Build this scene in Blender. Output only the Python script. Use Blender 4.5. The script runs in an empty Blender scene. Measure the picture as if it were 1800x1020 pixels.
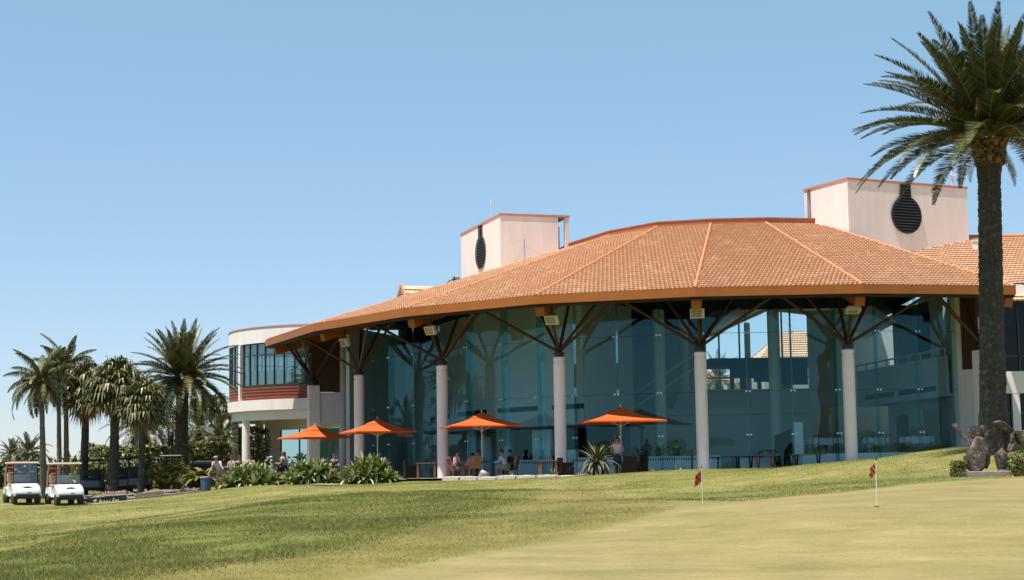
import bpy, bmesh, math, random
import numpy as np
from mathutils import Vector, Matrix, Euler
R_ = math.radians
PI = math.pi
SC = bpy.context.scene
COL = SC.collection
rng = random.Random(7)
nrg = np.random.default_rng(7)

# ------------------------------------------------------------------ camera geometry
EZ = .45; FPX = 2830.; HOR = 821.7; ROLL = .0154
PITCH = math.atan((HOR - 510) / FPX)
FW = Vector((0, math.cos(PITCH), math.sin(PITCH))); UP = Vector((0, -math.sin(PITCH), math.cos(PITCH))); RT = Vector((1, 0, 0))
CR, SR = math.cos(ROLL), math.sin(ROLL)
def at(u, v, Y):
    a_, b_ = u - 900, 510 - v
    a = a_ * CR + b_ * SR; b = -a_ * SR + b_ * CR
    d = RT * (a / FPX) + UP * (b / FPX) + FW
    d = d * (Y / d.y)
    return Vector((d.x, d.y, d.z + EZ))
def atz(u, Y, z):            # x of image column u at depth Y (height z)
    p = at(u, 812, Y); q = at(u, 700, Y)
    t = (z - p.z) / (q.z - p.z)
    return Vector((p.x + (q.x - p.x) * t, Y, z))

# ------------------------------------------------------------------ materials
def new_mat(name):
    m = bpy.data.materials.new(name); m.use_nodes = True
    n = m.node_tree.nodes; n.clear()
    o = n.new('ShaderNodeOutputMaterial')
    return m, n, m.node_tree.links, o
def ramp(n, pts):
    r = n.new('ShaderNodeValToRGB'); e = r.color_ramp.elements
    while len(e) > 1: e.remove(e[-1])
    e[0].position = pts[0][0]; e[0].color = (*pts[0][1], 1)
    for p, c in pts[1:]:
        x = e.new(p); x.color = (*c, 1)
    return r
def mat(name, c1, c2=None, scale=3., rough=.7, bump=0., bscale=None, metal=0., spec=.4, detail=5., coord='Object', stretch=None, island=0., c3=None, transl=0., coat=0., cell=0., cellscale=3.):
    m, n, l, o = new_mat(name)
    b = n.new('ShaderNodeBsdfPrincipled')
    b.inputs['Roughness'].default_value = rough; b.inputs['Metallic'].default_value = metal
    b.inputs['Specular IOR Level'].default_value = spec
    b.inputs['Coat Weight'].default_value = coat
    tc = n.new('ShaderNodeTexCoord'); src = tc.outputs[coord]
    if stretch:
        mp = n.new('ShaderNodeMapping'); mp.inputs['Scale'].default_value = stretch
        l.new(src, mp.inputs[0]); src = mp.outputs[0]
    c2 = c2 or tuple(x * .82 for x in c1)
    nz = n.new('ShaderNodeTexNoise'); nz.inputs['Scale'].default_value = scale; nz.inputs['Detail'].default_value = detail
    nz.inputs['Roughness'].default_value = .65
    l.new(src, nz.inputs['Vector'])
    pts = [(.3, c1), (.7, c2)] if c3 is None else [(.25, c1), (.5, c2), (.75, c3)]
    r = ramp(n, pts)
    fac = nz.outputs['Fac']
    if cell:
        vo = n.new('ShaderNodeTexVoronoi'); vo.inputs['Scale'].default_value = cellscale; l.new(src, vo.inputs['Vector'])
        sx = n.new('ShaderNodeSeparateColor'); l.new(vo.outputs['Color'], sx.inputs[0])
        mc = n.new('ShaderNodeMix'); mc.inputs['Factor'].default_value = cell
        l.new(fac, mc.inputs['A']); l.new(sx.outputs[0], mc.inputs['B']); fac = mc.outputs['Result']
    if island:
        g = n.new('ShaderNodeNewGeometry')
        mx = n.new('ShaderNodeMix'); mx.inputs['Factor'].default_value = island
        l.new(fac, mx.inputs['A']); l.new(g.outputs['Random Per Island'], mx.inputs['B']); fac = mx.outputs['Result']
    l.new(fac, r.inputs['Fac']); l.new(r.outputs['Color'], b.inputs['Base Color'])
    if bump:
        nb = n.new('ShaderNodeTexNoise'); nb.inputs['Scale'].default_value = bscale or scale * 6; nb.inputs['Detail'].default_value = 4
        l.new(src, nb.inputs['Vector'])
        bp = n.new('ShaderNodeBump'); bp.inputs['Strength'].default_value = bump; bp.inputs['Distance'].default_value = .03
        l.new(nb.outputs['Fac'], bp.inputs['Height']); l.new(bp.outputs[0], b.inputs['Normal'])
    outp = b.outputs[0]
    if transl:
        t = n.new('ShaderNodeBsdfTranslucent'); l.new(r.outputs['Color'], t.inputs['Color'])
        ms = n.new('ShaderNodeMixShader'); ms.inputs[0].default_value = transl
        l.new(outp, ms.inputs[1]); l.new(t.outputs[0], ms.inputs[2]); outp = ms.outputs[0]
    l.new(outp, o.inputs['Surface'])
    return m
def glass_mat(name, tcol, gcol, base=.06, edge=.6, rough=0., diff=None, dfac=0., bend=0.):
    m, n, l, o = new_mat(name)
    t = n.new('ShaderNodeBsdfTransparent'); t.inputs[0].default_value = (*tcol, 1)
    g = n.new('ShaderNodeBsdfGlossy'); g.inputs['Color'].default_value = (*gcol, 1); g.inputs['Roughness'].default_value = rough
    lw = n.new('ShaderNodeLayerWeight'); lw.inputs['Blend'].default_value = .5
    p = n.new('ShaderNodeMath'); p.operation = 'POWER'; p.inputs[1].default_value = 4.
    l.new(lw.outputs['Facing'], p.inputs[0])
    q = n.new('ShaderNodeMath'); q.operation = 'MULTIPLY_ADD'; q.inputs[1].default_value = edge; q.inputs[2].default_value = base
    l.new(p.outputs[0], q.inputs[0])
    first = t.outputs[0]
    if bend:
        tc = n.new('ShaderNodeTexCoord'); nz = n.new('ShaderNodeTexNoise'); nz.inputs['Scale'].default_value = .55; nz.inputs['Detail'].default_value = 1
        l.new(tc.outputs['Object'], nz.inputs['Vector']); bp = n.new('ShaderNodeBump'); bp.inputs['Strength'].default_value = 1.; bp.inputs['Distance'].default_value = bend
        l.new(nz.outputs['Fac'], bp.inputs['Height']); l.new(bp.outputs[0], g.inputs['Normal'])
    if dfac:
        d = n.new('ShaderNodeBsdfDiffuse'); d.inputs[0].default_value = (*diff, 1)
        m0 = n.new('ShaderNodeMixShader'); m0.inputs[0].default_value = dfac
        l.new(first, m0.inputs[1]); l.new(d.outputs[0], m0.inputs[2]); first = m0.outputs[0]
    ms = n.new('ShaderNodeMixShader'); l.new(q.outputs[0], ms.inputs[0]); l.new(first, ms.inputs[1]); l.new(g.outputs[0], ms.inputs[2])
    l.new(ms.outputs[0], o.inputs['Surface'])
    return m
def emit_mat(name, c, s):
    m, n, l, o = new_mat(name)
    e = n.new('ShaderNodeEmission'); e.inputs[0].default_value = (*c, 1); e.inputs[1].default_value = s
    l.new(e.outputs[0], o.inputs['Surface']); return m

M = {}
M['wall'] = mat('painted_render', (.85, .785, .75), (.80, .73, .69), 1.3, .85, .15, 12, stretch=(1.4, 1.4, .3), c3=(.75, .68, .63))
M['pinkwall'] = mat('pink_block_render', (.83, .72, .67), (.77, .655, .61), 1.5, .85, .25, 10, stretch=(1.4, 1.4, .3), c3=(.73, .62, .57))
M['column'] = mat('column_paint', (.90, .76, .735), (.83, .69, .67), 2., .75, .08, 20)
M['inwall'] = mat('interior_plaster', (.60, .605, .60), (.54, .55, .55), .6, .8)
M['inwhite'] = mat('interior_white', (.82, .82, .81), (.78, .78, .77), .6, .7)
M['inshade'] = mat('interior_shaded_wall', (.13, .14, .15), (.10, .11, .12), .8, .7)  # plaster darkened for the gallery back, its shade put into the colour
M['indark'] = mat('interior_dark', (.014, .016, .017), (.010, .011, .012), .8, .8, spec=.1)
M['infloor'] = mat('interior_floor', (.5, .47, .43), (.42, .40, .37), 1., .4)
M['inwood'] = mat('interior_wood_panel', (.34, .25, .17), (.26, .19, .12), 3., .5, stretch=(6, 6, .5))
M['steel'] = mat('dark_steel', (.03, .03, .032), (.05, .05, .05), 4, .45, metal=.3)
M['chrome'] = mat('stainless_clamp', (.6, .62, .63), (.5, .52, .53), 4, .3, metal=.8)
M['fascia'] = mat('orange_brown_paint', (.36, .112, .014), (.30, .09, .011), 1.5, .5, .05)
M['ringpaint'] = mat('red_brown_flashing', (.36, .115, .05), (.31, .10, .042), 1.5, .6)
M['strut'] = mat('brown_strut_paint', (.065, .022, .010), (.045, .016, .008), 3., .4)  # brown lowered towards black, deepening the shade under the eaves by colour
M['soffit'] = mat('timber_soffit', (.035, .019, .011), (.024, .014, .009), 2., .8, stretch=(1, 8, 1))  # timber tone lowered as well, so under-eave shade sits in the colour
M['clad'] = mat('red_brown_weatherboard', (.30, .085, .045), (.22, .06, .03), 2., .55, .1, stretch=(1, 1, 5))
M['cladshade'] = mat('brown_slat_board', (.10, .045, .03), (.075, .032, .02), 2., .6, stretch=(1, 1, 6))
M['tile'] = mat('terracotta_tile', (.61, .395, .265), (.52, .32, .205), .7, .75, .1, 20, c3=(.69, .475, .335), cell=.25, cellscale=5.)
M['hip'] = mat('terracotta_hip', (.50, .22, .10), (.42, .17, .075), 2, .7, .1)
M['coping'] = mat('coral_coping', (.55, .22, .14), (.5, .19, .12), 2, .6)
M['glass'] = glass_mat('teal_tinted_glass', (.70, .87, .90), (.33, .84, 1.), .047, .45, bend=.03)
M['fin'] = glass_mat('teal_fin_glass', (.62, .90, .92), (.6, .95, 1.), .06, .4, .05, (.2, .5, .55), .06)
M['joint'] = mat('silicone_joint', (.03, .05, .055), None, 3, .6)
M['winglass'] = glass_mat('wing_window_glass', (.60, .73, .73), (.75, .95, .98), .14, .6, 0, (.35, .45, .46), .05)
M['darkglass'] = glass_mat('dark_window_glass', (.06, .065, .065), (.8, .9, .95), .025, .4)
M['frame'] = mat('dark_teal_frame', (.03, .05, .05), (.02, .04, .04), 5, .4)
M['louvre'] = mat('black_louvre', (.03, .03, .035), (.05, .05, .055), 4, .5)
M['louvreback'] = mat('louvre_void', (.008, .008, .01), None, 4, .9)
M['paving'] = mat('terrace_paving', (.34, .28, .24), (.26, .22, .19), 2., .85, .1)
M['kerb'] = mat('pale_kerb_stone', (.62, .56, .50), (.38, .34, .30), 5, .9, .5, 12)
M['rock'] = mat('grey_boulder', (.5, .46, .42), (.25, .23, .21), 3, .9, .8, 8)
M['lava'] = mat('purple_grey_scoria', (.30, .24, .235), (.13, .105, .105), 6, .95, 1., 10, c3=(.40, .33, .31))
M['timber'] = mat('weathered_timber', (.30, .22, .16), (.2, .14, .1), 4, .8, .2)
M['teak'] = mat('teak_furniture', (.26, .12, .055), (.18, .08, .035), 5, .55, stretch=(1, 1, 6))
M['redtable'] = mat('red_stained_tabletop', (.30, .09, .05), (.22, .065, .04), 5, .45)
M['wicker'] = mat('black_wicker', (.010, .009, .008), (.016, .014, .013), 40, .9, .2, 60, spec=.1)
M['canvas'] = mat('orange_canvas', (.64, .105, .017), (.60, .095, .015), 3, .8, .05, transl=.10)
M['canvasdark'] = mat('shaded_orange_canvas', (.33, .035, .018), (.28, .03, .015), 3, .8, .05, transl=.08)  # orange canvas with shade mixed into its colour, not applied to any mesh
M['pole'] = mat('white_pole', (.75, .73, .70), None, 3, .4)
M['cloth'] = mat('white_tablecloth', (.85, .85, .86), None, 3, .8)
M['white'] = mat('white_gel_coat', (.82, .80, .79), (.78, .76, .75), 2, .25, coat=.5)
M['beige'] = mat('beige_vinyl', (.46, .35, .275), (.41, .31, .245), 3, .5)
M['black'] = mat('black_plastic', (.014, .014, .015), (.02, .02, .02), 5, .5)
M['rubber'] = mat('tyre_rubber', (.035, .034, .033), (.05, .05, .05), 9, .8)
M['rim'] = mat('silver_rim', (.55, .55, .55), (.45, .45, .45), 8, .35, metal=.4)
M['screen'] = glass_mat('windscreen', (.72, .80, .85), (.9, .95, 1.), .12, .5)
M['greypaint'] = mat('charcoal_car_paint', (.03, .032, .036), (.04, .042, .046), 2, .25, coat=.6)
M['blue'] = mat('blue_sticker', (.06, .25, .5), None, 9, .4)
M['binblue'] = mat('blue_bin_plastic', (.035, .12, .19), (.03, .10, .16), 4, .5)
M['red'] = mat('red_bag', (.4, .04, .03), None, 5, .6)
M['lampbody'] = mat('cream_lamp_housing', (.62, .55, .45), (.55, .48, .4), 4, .5)
M['lampglass'] = mat('olive_lamp_glass', (.22, .23, .12), (.30, .30, .18), 2, .15)
M['lampwarm'] = mat('amber_lamp_glass', (.55, .22, .08), (.35, .35, .2), 2, .15)
M['bark'] = mat('palm_bark', (.10, .085, .066), (.045, .038, .03), 5, .95, 1., 14, c3=(.16, .14, .11))
M['barkgrey'] = mat('grey_ringed_bark', (.20, .165, .13), (.12, .095, .075), 3, .9, .6, 12, stretch=(1, 1, 5))
M['scale'] = mat('palm_leaf_bases', (.20, .12, .045), (.08, .05, .025), 3, .85, .4, island=.6)
M['frond'] = mat('palm_frond', (.016, .027, .007), (.045, .056, .014), 1.2, .4, spec=.5, island=.65, c3=(.115, .11, .038), transl=.08)
M['frondlite'] = mat('olive_palm_frond', (.024, .036, .008), (.066, .072, .018), 1.2, .42, spec=.35, island=.65, c3=(.20, .17, .06), transl=.08)
M['rachis'] = mat('frond_rachis', (.26, .21, .08), (.20, .17, .06), 2, .5)
M['deadfrond'] = mat('dry_frond', (.30, .21, .11), (.22, .14, .07), 2, .8, island=.5, c3=(.40, .28, .15), transl=.1)
M['orangestem'] = mat('orange_fruit_stalk', (.42, .19, .05), (.33, .14, .035), 5, .7)
M['leafdark'] = mat('dark_foliage', (.02, .034, .008), (.05, .065, .015), 1.5, .5, island=.7, c3=(.13, .14, .04), transl=.15)
M['leafmid'] = mat('hedge_foliage', (.05, .08, .016), (.13, .15, .03), 1.2, .45, island=.75, c3=(.36, .33, .11), transl=.18)
M['leafyellow'] = mat('yellow_green_foliage', (.10, .10, .015), (.19, .17, .028), 1.2, .5, island=.7, c3=(.30, .25, .05), transl=.2)
M['agave'] = mat('broad_grey_green_leaf', (.06, .10, .022), (.15, .19, .05), 1., .4, island=.7, c3=(.42, .42, .19), transl=.15)
M['agavecream'] = mat('cream_leaf_margin', (.36, .30, .17), (.28, .23, .13), 2, .5)
M['agavegreen'] = mat('dark_agave_leaf', (.03, .045, .016), (.06, .075, .03), 2, .45)
M['flower'] = mat('yellow_flower', (.75, .42, .05), (.6, .5, .1), 8, .7)
M['twig'] = mat('brown_stem', (.09, .06, .04), None, 5, .9)
M['stone'] = mat('carved_brown_stone', (.20, .14, .105), (.06, .044, .036), 3.2, .85, 1., 9, c3=(.34, .26, .205))
M['plinth'] = mat('mottled_plinth_concrete', (.34, .28, .25), (.22, .18, .17), 5, .9, .4)
M['skin'] = mat('skin', (.42, .235, .16), (.38, .21, .14), 5, .55)
M['hair'] = mat('dark_hair', (.015, .011, .009), (.025, .018, .014), 20, .5)
M['pinkshirt'] = mat('pale_pink_cloth', (.72, .52, .50), (.62, .44, .43), 4, .85)
M['blueshirt'] = mat('pale_blue_cloth', (.42, .46, .60), (.36, .40, .54), 4, .85)
M['navy'] = mat('navy_cloth', (.03, .04, .09), (.025, .03, .07), 4, .85)
M['darkshirt'] = mat('black_cloth', (.02, .02, .022), (.03, .03, .03), 4, .85)
M['stripe'] = mat('striped_polo_cloth', (.55, .40, .44), (.30, .12, .14), 5, .85, stretch=(1, 1, 6))
M['redshirt'] = mat('red_white_cloth', (.60, .22, .20), (.65, .55, .52), 9, .85)
M['greyshirt'] = mat('grey_cloth', (.28, .28, .30), (.22, .22, .24), 5, .85)
M['tan'] = mat('khaki_cloth', (.36, .29, .2), (.3, .24, .17), 5, .85)
M['flagred'] = mat('red_flag_cloth', (.55, .03, .025), None, 5, .8, transl=.1)
M['flagorange'] = mat('orange_flag_cloth', (.85, .17, .04), None, 5, .8, transl=.1)
M['flagblack'] = mat('black_flag_cloth', (.02, .018, .022), None, 5, .8)
M['signgreen'] = mat('dark_green_sign', (.008, .018, .018), None, 5, .5)
M['signwhite'] = mat('pale_sign_paint', (.55, .75, .7), None, 5, .5)
M['dot'] = emit_mat('lit_downlight', (1, .95, .85), 3.)
M['dish'] = mat('pale_dish', (.7, .62, .6), None, 5, .5)

# ------------------------------------------------------------------ mesh helper
class MB:
    def __init__(s): s.v = []; s.f = []; s.m = []
    def add(s, vs, fs, mi=0):
        k = len(s.v); s.v.extend([tuple(p) for p in vs]); s.f.extend([tuple(i + k for i in f) for f in fs]); s.m.extend([mi] * len(fs)); return s
    def box(s, c, d, rz=0., mi=0, rot=None, taper=1.):
        Mx = rot if rot is not None else Matrix.Rotation(rz, 3, 'Z')
        c = Vector(c); vs = []
        for z in (-1, 1):
            t = taper if z > 0 else 1.
            for x, y in ((-1, -1), (1, -1), (1, 1), (-1, 1)):
                vs.append(c + Mx @ Vector((x * d[0] / 2 * t, y * d[1] / 2 * t, z * d[2] / 2)))
        return s.add(vs, [(0, 3, 2, 1), (4, 5, 6, 7), (0, 1, 5, 4), (1, 2, 6, 5), (2, 3, 7, 6), (3, 0, 4, 7)], mi)
    def beam(s, a, b, w, h, mi=0, upv=(0, 0, 1)):
        a, b = Vector(a), Vector(b); d = (b - a); L = d.length; d.normalize()
        sd = d.cross(Vector(upv)).normalized(); u = sd.cross(d)
        return s.box((a + b) / 2, (w, L, h), rot=Matrix((sd, d, u)).transposed(), mi=mi)
    def tube(s, pts, rad, n=8, mi=0, cap=True):
        pts = [Vector(p) for p in pts]
        if not hasattr(rad, '__len__'): rad = [rad] * len(pts)
        k0 = len(s.v); ref = None
        for i, p in enumerate(pts):
            d = (pts[min(i + 1, len(pts) - 1)] - pts[max(i - 1, 0)]).normalized()
            if ref is None:
                ref = d.cross(Vector((0, 0, 1)))
                if ref.length < .05: ref = Vector((1, 0, 0))
            ref = (ref - d * ref.dot(d)).normalized(); o = d.cross(ref)
            for j in range(n):
                t = 2 * PI * j / n
                s.v.append(tuple(p + (ref * math.cos(t) + o * math.sin(t)) * rad[i]))
        fs = []
        for i in range(len(pts) - 1):
            for j in range(n):
                a = k0 + i * n + j; b = k0 + i * n + (j + 1) % n
                fs.append((a, b, b + n, a + n))
        if cap:
            fs.append(tuple(range(k0 + n - 1, k0 - 1, -1))); e = k0 + (len(pts) - 1) * n; fs.append(tuple(range(e, e + n)))
        s.f.extend(fs); s.m.extend([mi] * len(fs)); return s
    def lathe(s, prof, n=24, c=(0, 0, 0), mi=0, mat3=None):
        c = Vector(c); k0 = len(s.v)
        for r, z in prof:
            for j in range(n):
                t = 2 * PI * j / n; p = Vector((r * math.cos(t), r * math.sin(t), z))
                if mat3 is not None: p = mat3 @ p
                s.v.append(tuple(c + p))
        fs = []
        for i in range(len(prof) - 1):
            for j in range(n):
                a = k0 + i * n + j; b = k0 + i * n + (j + 1) % n
                fs.append((a, b, b + n, a + n))
        fs.append(tuple(range(k0 + n - 1, k0 - 1, -1))); e = k0 + (len(prof) - 1) * n; fs.append(tuple(range(e, e + n)))
        s.f.extend(fs); s.m.extend([mi] * len(fs)); return s
    def prism(s, poly, z0, z1, mi=0):
        n = len(poly); A = sum(poly[i][0] * poly[(i + 1) % n][1] - poly[(i + 1) % n][0] * poly[i][1] for i in range(n))
        if A < 0: poly = poly[::-1]
        vs = [(p[0], p[1], z0) for p in poly] + [(p[0], p[1], z1) for p in poly]
        fs = [tuple(range(n - 1, -1, -1)), tuple(range(n, 2 * n))] + [(i, (i + 1) % n, n + (i + 1) % n, n + i) for i in range(n)]
        return s.add(vs, fs, mi)
    def extr(s, poly, d, mi=0):      # extrude a 3D polygon by vector d
        n = len(poly); P = [Vector(p) for p in poly]; d = Vector(d)
        vs = P + [p + d for p in P]
        fs = [tuple(range(n)), tuple(range(2 * n - 1, n - 1, -1))] + [(i, n + i, n + (i + 1) % n, (i + 1) % n) for i in range(n)]
        return s.add(vs, fs, mi)
    def hull(s, pts, mi=0):
        bm = bmesh.new()
        for p in pts: bm.verts.new(p)
        r = bmesh.ops.convex_hull(bm, input=bm.verts)
        bmesh.ops.delete(bm, geom=list({g for g in r['geom_interior'] + r['geom_unused'] if isinstance(g, bmesh.types.BMVert)}), context='VERTS')
        bm.verts.ensure_lookup_table(); bm.verts.index_update()
        s.add([v.co.copy() for v in bm.verts], [[v.index for v in f.verts] for f in bm.faces], mi); bm.free(); return s
    def ball(s, c, r, n=12, mi=0, sq=1.):
        r = r if hasattr(r, '__len__') else (r, r, r); c = Vector(c); m = n // 2
        vs = [c + Vector((0, 0, -r[2]))]; 
        for i in range(1, m):
            t = PI * i / m
            for j in range(n):
                p = 2 * PI * j / n
                vs.append(c + Vector((r[0] * math.sin(t) * math.cos(p), r[1] * math.sin(t) * math.sin(p), -r[2] * math.cos(t))))
        vs.append(c + Vector((0, 0, r[2]))); L = len(vs) - 1
        fs = [(0, 1 + (j + 1) % n, 1 + j) for j in range(n)]
        for i in range(m - 2):
            for j in range(n):
                a = 1 + i * n + j; b = 1 + i * n + (j + 1) % n
                fs.append((a, b, b + n, a + n))
        k = 1 + (m - 2) * n
        fs += [(L, k + j, k + (j + 1) % n) for j in range(n)]
        return s.add(vs, fs, mi)
    def build(s, name, mats, parent=None, smooth=False, world=False, loc=None, recalc=False, bevel=0.):
        me = bpy.data.meshes.new(name); me.from_pydata(s.v, [], s.f)
        for x in (mats if isinstance(mats, (list, tuple)) else [mats]): me.materials.append(M[x] if isinstance(x, str) else x)
        if len(me.materials) > 1: me.polygons.foreach_set('material_index', s.m)
        if recalc:
            bm = bmesh.new(); bm.from_mesh(me); bmesh.ops.recalc_face_normals(bm, faces=bm.faces); bm.to_mesh(me); bm.free()
        if smooth:
            me.polygons.foreach_set('use_smooth', [True] * len(me.polygons))
            if smooth != 'all':
                try: me.set_sharp_from_angle(angle=R_(40))
                except Exception: pass
        me.update()
        o = bpy.data.objects.new(name, me); COL.objects.link(o)
        if parent is not None:
            o.parent = parent
            if world:
                p = parent; w = Vector()
                while p is not None: w += p.location; p = p.parent
                o.location = -w
        if loc is not None: o.location = loc
        if bevel:
            b = o.modifiers.new('bevel', 'BEVEL'); b.width = bevel; b.segments = 2; b.limit_method = 'ANGLE'; b.angle_limit = R_(35)
        return o
def tag(o, label=None, cat=None, group=None, kind=None):
    if label: o['label'] = label
    if cat: o['category'] = cat
    if group: o['group'] = group
    if kind: o['kind'] = kind
    return o
def thing(name, label, cat, loc=(0, 0, 0), rz=0., group=None, scale=1.):
    o = bpy.data.objects.new(name, None); COL.objects.link(o); o.location = loc; o.rotation_euler = (0, 0, rz)
    o.scale = (scale,) * 3; o.empty_display_size = .2
    return tag(o, label, cat, group)
def dup(root, loc, rz=0., label=None, scale=None, group=None):
    def cp(o, par):
        c = o.copy(); COL.objects.link(c); c.parent = par
        for ch in o.children: cp(ch, c)
        return c
    r = cp(root, None); r.location = loc; r.rotation_euler = (0, 0, rz)
    if scale is not None: r.scale = (scale,) * 3
    if label: r['label'] = label
    if group: r['group'] = group
    return r

# ------------------------------------------------------------------ rotunda frame
CX, CY = 12.502, 95.54
RC, A0, DA = 24.861, -.9541, .261
RE, ZE = RC + 2.515, 7.918
RTOP, ZTOP = 11.087, 13.084
RG = 23.15
SL = (ZTOP - ZE) / (RE - RTOP)
def ang(i): return A0 + i * DA
def pol(r, a, z=0.):                           # plan of the fan: circular, opening out towards its left end
    t = max(0., -.45 - a); k = 1 + .05 * t + .065 * t * t
    return Vector(((CX + r * math.sin(a)) * k, (CY - r * math.cos(a)) * k, z))
def rz_(r): return ZE + (RE - r) * SL         # roof height at radius
def chord(r, i, s):                            # point on the polygon side i..i+1
    return pol(r, ang(i)).lerp(pol(r, ang(i + 1)), s)

# ------------------------------------------------------------------ terrain
CTRL = [
 (-250,1020,24),(0,1020,24),(220,1020,23.5),(450,1020,23),(700,1020,22.6),(900,1020,22.3),(1170,1020,22),(1500,1020,21.5),(1800,1020,21.3),(2100,1020,21),
 (0,975,30),(-200,1000,29),(100,990,27.5),(210,933,37),(250,985,27),(420,889,48),(420,950,30),(640,867,57),(640,920,36),(640,985,25.5),
 (0,952,44),(0,915,56),(-200,930,56),(200,915,52),(100,895,64),(0,886,71),(150,886,71),(300,873,70),(390,860,70.5),(420,872,64),(480,852,70.5),
 (600,851,70.5),(560,862,62),(700,850,70),(760,848,70.5),(800,846,70),(900,861,58),(900,843,68),(900,960,28),(900,905,38),
 (1000,838,68.5),(1050,864,52),(1000,880,46),(1100,830,67.5),(1170,878.5,39),(1195,888,36),(1170,950,27.5),
 (1250,881.5,37.5),(1300,884.5,38.5),(1300,872,46),(1290,828,66),(1200,850,56),(1380,873,41),(1400,850,52),(1430,818.5,65.5),
 (1500,862.5,42),(1500,848,47),(1500,811.5,64.5),(1540,888,31),(1560,845,46),(1600,804,64),(1690,845.5,44),(1690,832,48),(1690,797,63.5),
 (1800,838,46),(1800,825,49),(1800,772,61.5),(1740,790,55),(1960,760,60),(1960,835,46),(1700,930,27.5),(1300,950,27),
]
pts = [at(*c) for c in CTRL]
PX = [(p.x, p.y, p.z) for p in pts]
PX += [(-40,80,-.75),(-24,84,-.55),(-20,90,-.45),(-14,80,-.3),(-60,60,-1.4),(-60,110,.2),(-30,110,-.2),(-24,76,-.75),(-15,76,-.45),(-10.5,75,-.25),(-60,20,-1.6),(0,5,-1.2),(-20,5,-1.3),(20,5,-1.25),(50,20,-1.),
       (50,75,1.6),(33,74,1.0),(27,70,.95),(24,66,.95),(60,110,1.5),(0,110,-.1),(20,110,.2),(40,95,1.3),(0,-20,-1.5),(-40,-20,-1.8),(40,-20,-1.4)]
PA = np.array(PX); PXY = PA[:, :2]; PZ = PA[:, 2]
def kern(d2): return np.sqrt(d2 + 3.0 ** 2)
D2 = ((PXY[:, None] - PXY[None]) ** 2).sum(-1)
NP = len(PA); A_ = np.zeros((NP + 3, NP + 3)); A_[:NP, :NP] = kern(D2) + np.eye(NP) * -.15
A_[:NP, NP:] = np.c_[np.ones(NP), PXY]; A_[NP:, :NP] = A_[:NP, NP:].T
WGT = np.linalg.solve(A_, np.r_[PZ, 0, 0, 0])
def vnoise(x, y, s, seed):
    r = np.random.default_rng(seed); G = r.random((64, 64)); x = x / s; y = y / s
    xi = np.floor(x).astype(int); yi = np.floor(y).astype(int); fx = x - xi; fy = y - yi
    fx = fx * fx * (3 - 2 * fx); fy = fy * fy * (3 - 2 * fy)
    g = lambda a, b: G[a % 64, b % 64]
    return (g(xi, yi) * (1 - fx) + g(xi + 1, yi) * fx) * (1 - fy) + (g(xi, yi + 1) * (1 - fx) + g(xi + 1, yi + 1) * fx) * fy
def inpoly(x, y, poly):
    c = np.zeros(x.shape, bool); n = len(poly)
    for i in range(n):
        x1, y1 = poly[i]; x2, y2 = poly[(i + 1) % n]
        if y1 == y2: continue
        k = ((y1 > y) != (y2 > y)) & (x < (x2 - x1) * (y - y1) / (y2 - y1) + x1); c ^= k
    return c
TER_OUT = [(-1.32, 2.4), (-.62, 2.4), (-.36, 2.4), (-.22, 2.0), (-.1, 1.5), (.0, 1.0), (.09, .55), (.16, -.6), (.22, -1.3), (.40, -1.5)]
def ter_r(a):
    return RC + float(np.interp(a, [t[0] for t in TER_OUT], [t[1] for t in TER_OUT]))
TER_POLY = [tuple(pol(ter_r(a), a)[:2]) for a in np.linspace(-1.32, .40, 60)] + [tuple(pol(5, a)[:2]) for a in (.4, -.4, -1.32)]
ROUGH = [(-120,1000,29),(0,973,31),(210,931,38),(420,888,48),(640,866,57),(800,861,58),(940,860,59),(1050,865,51),(1172,878,39.5),(1197,888,36.2),(1180,905,33.5),(1100,922,31),(1000,944,28.8),(900,967,27),(760,994,24.6),(640,1020,22.7),(560,1060,20.5),(-120,1065,21)]
GREEN = [(560,1060,20.5),(640,1020,22.7),(760,994,24.6),(900,967,27),(1000,944,28.8),(1100,922,31),(1180,905,33.5),(1197,888,36.2),(1168,878,38.8),(1230,880,37.8),(1300,884.5,38.5),(1380,873,41),(1500,862,42),(1600,854,43),(1690,845.5,44),(1800,838,46),(1950,832,46)]
ROUGHP = [tuple(at(*c)[:2]) for c in ROUGH]
GREENP = [tuple(at(*c)[:2]) for c in GREEN] + [(34, 20), (30, 0), (-8, 0)]
LUSHP = [tuple(at(*c)[:2]) for c in [(-400,1000,34),(-60,960,38),(170,915,46),(390,870,58),(640,850,66),(800,848,66),(930,850,66),(930,880,46),(850,895,41),(750,918,34.5),(650,952,29),(475,1000,25),(240,1020,23.3),(100,1050,21.5),(-120,1065,21)]]
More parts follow.
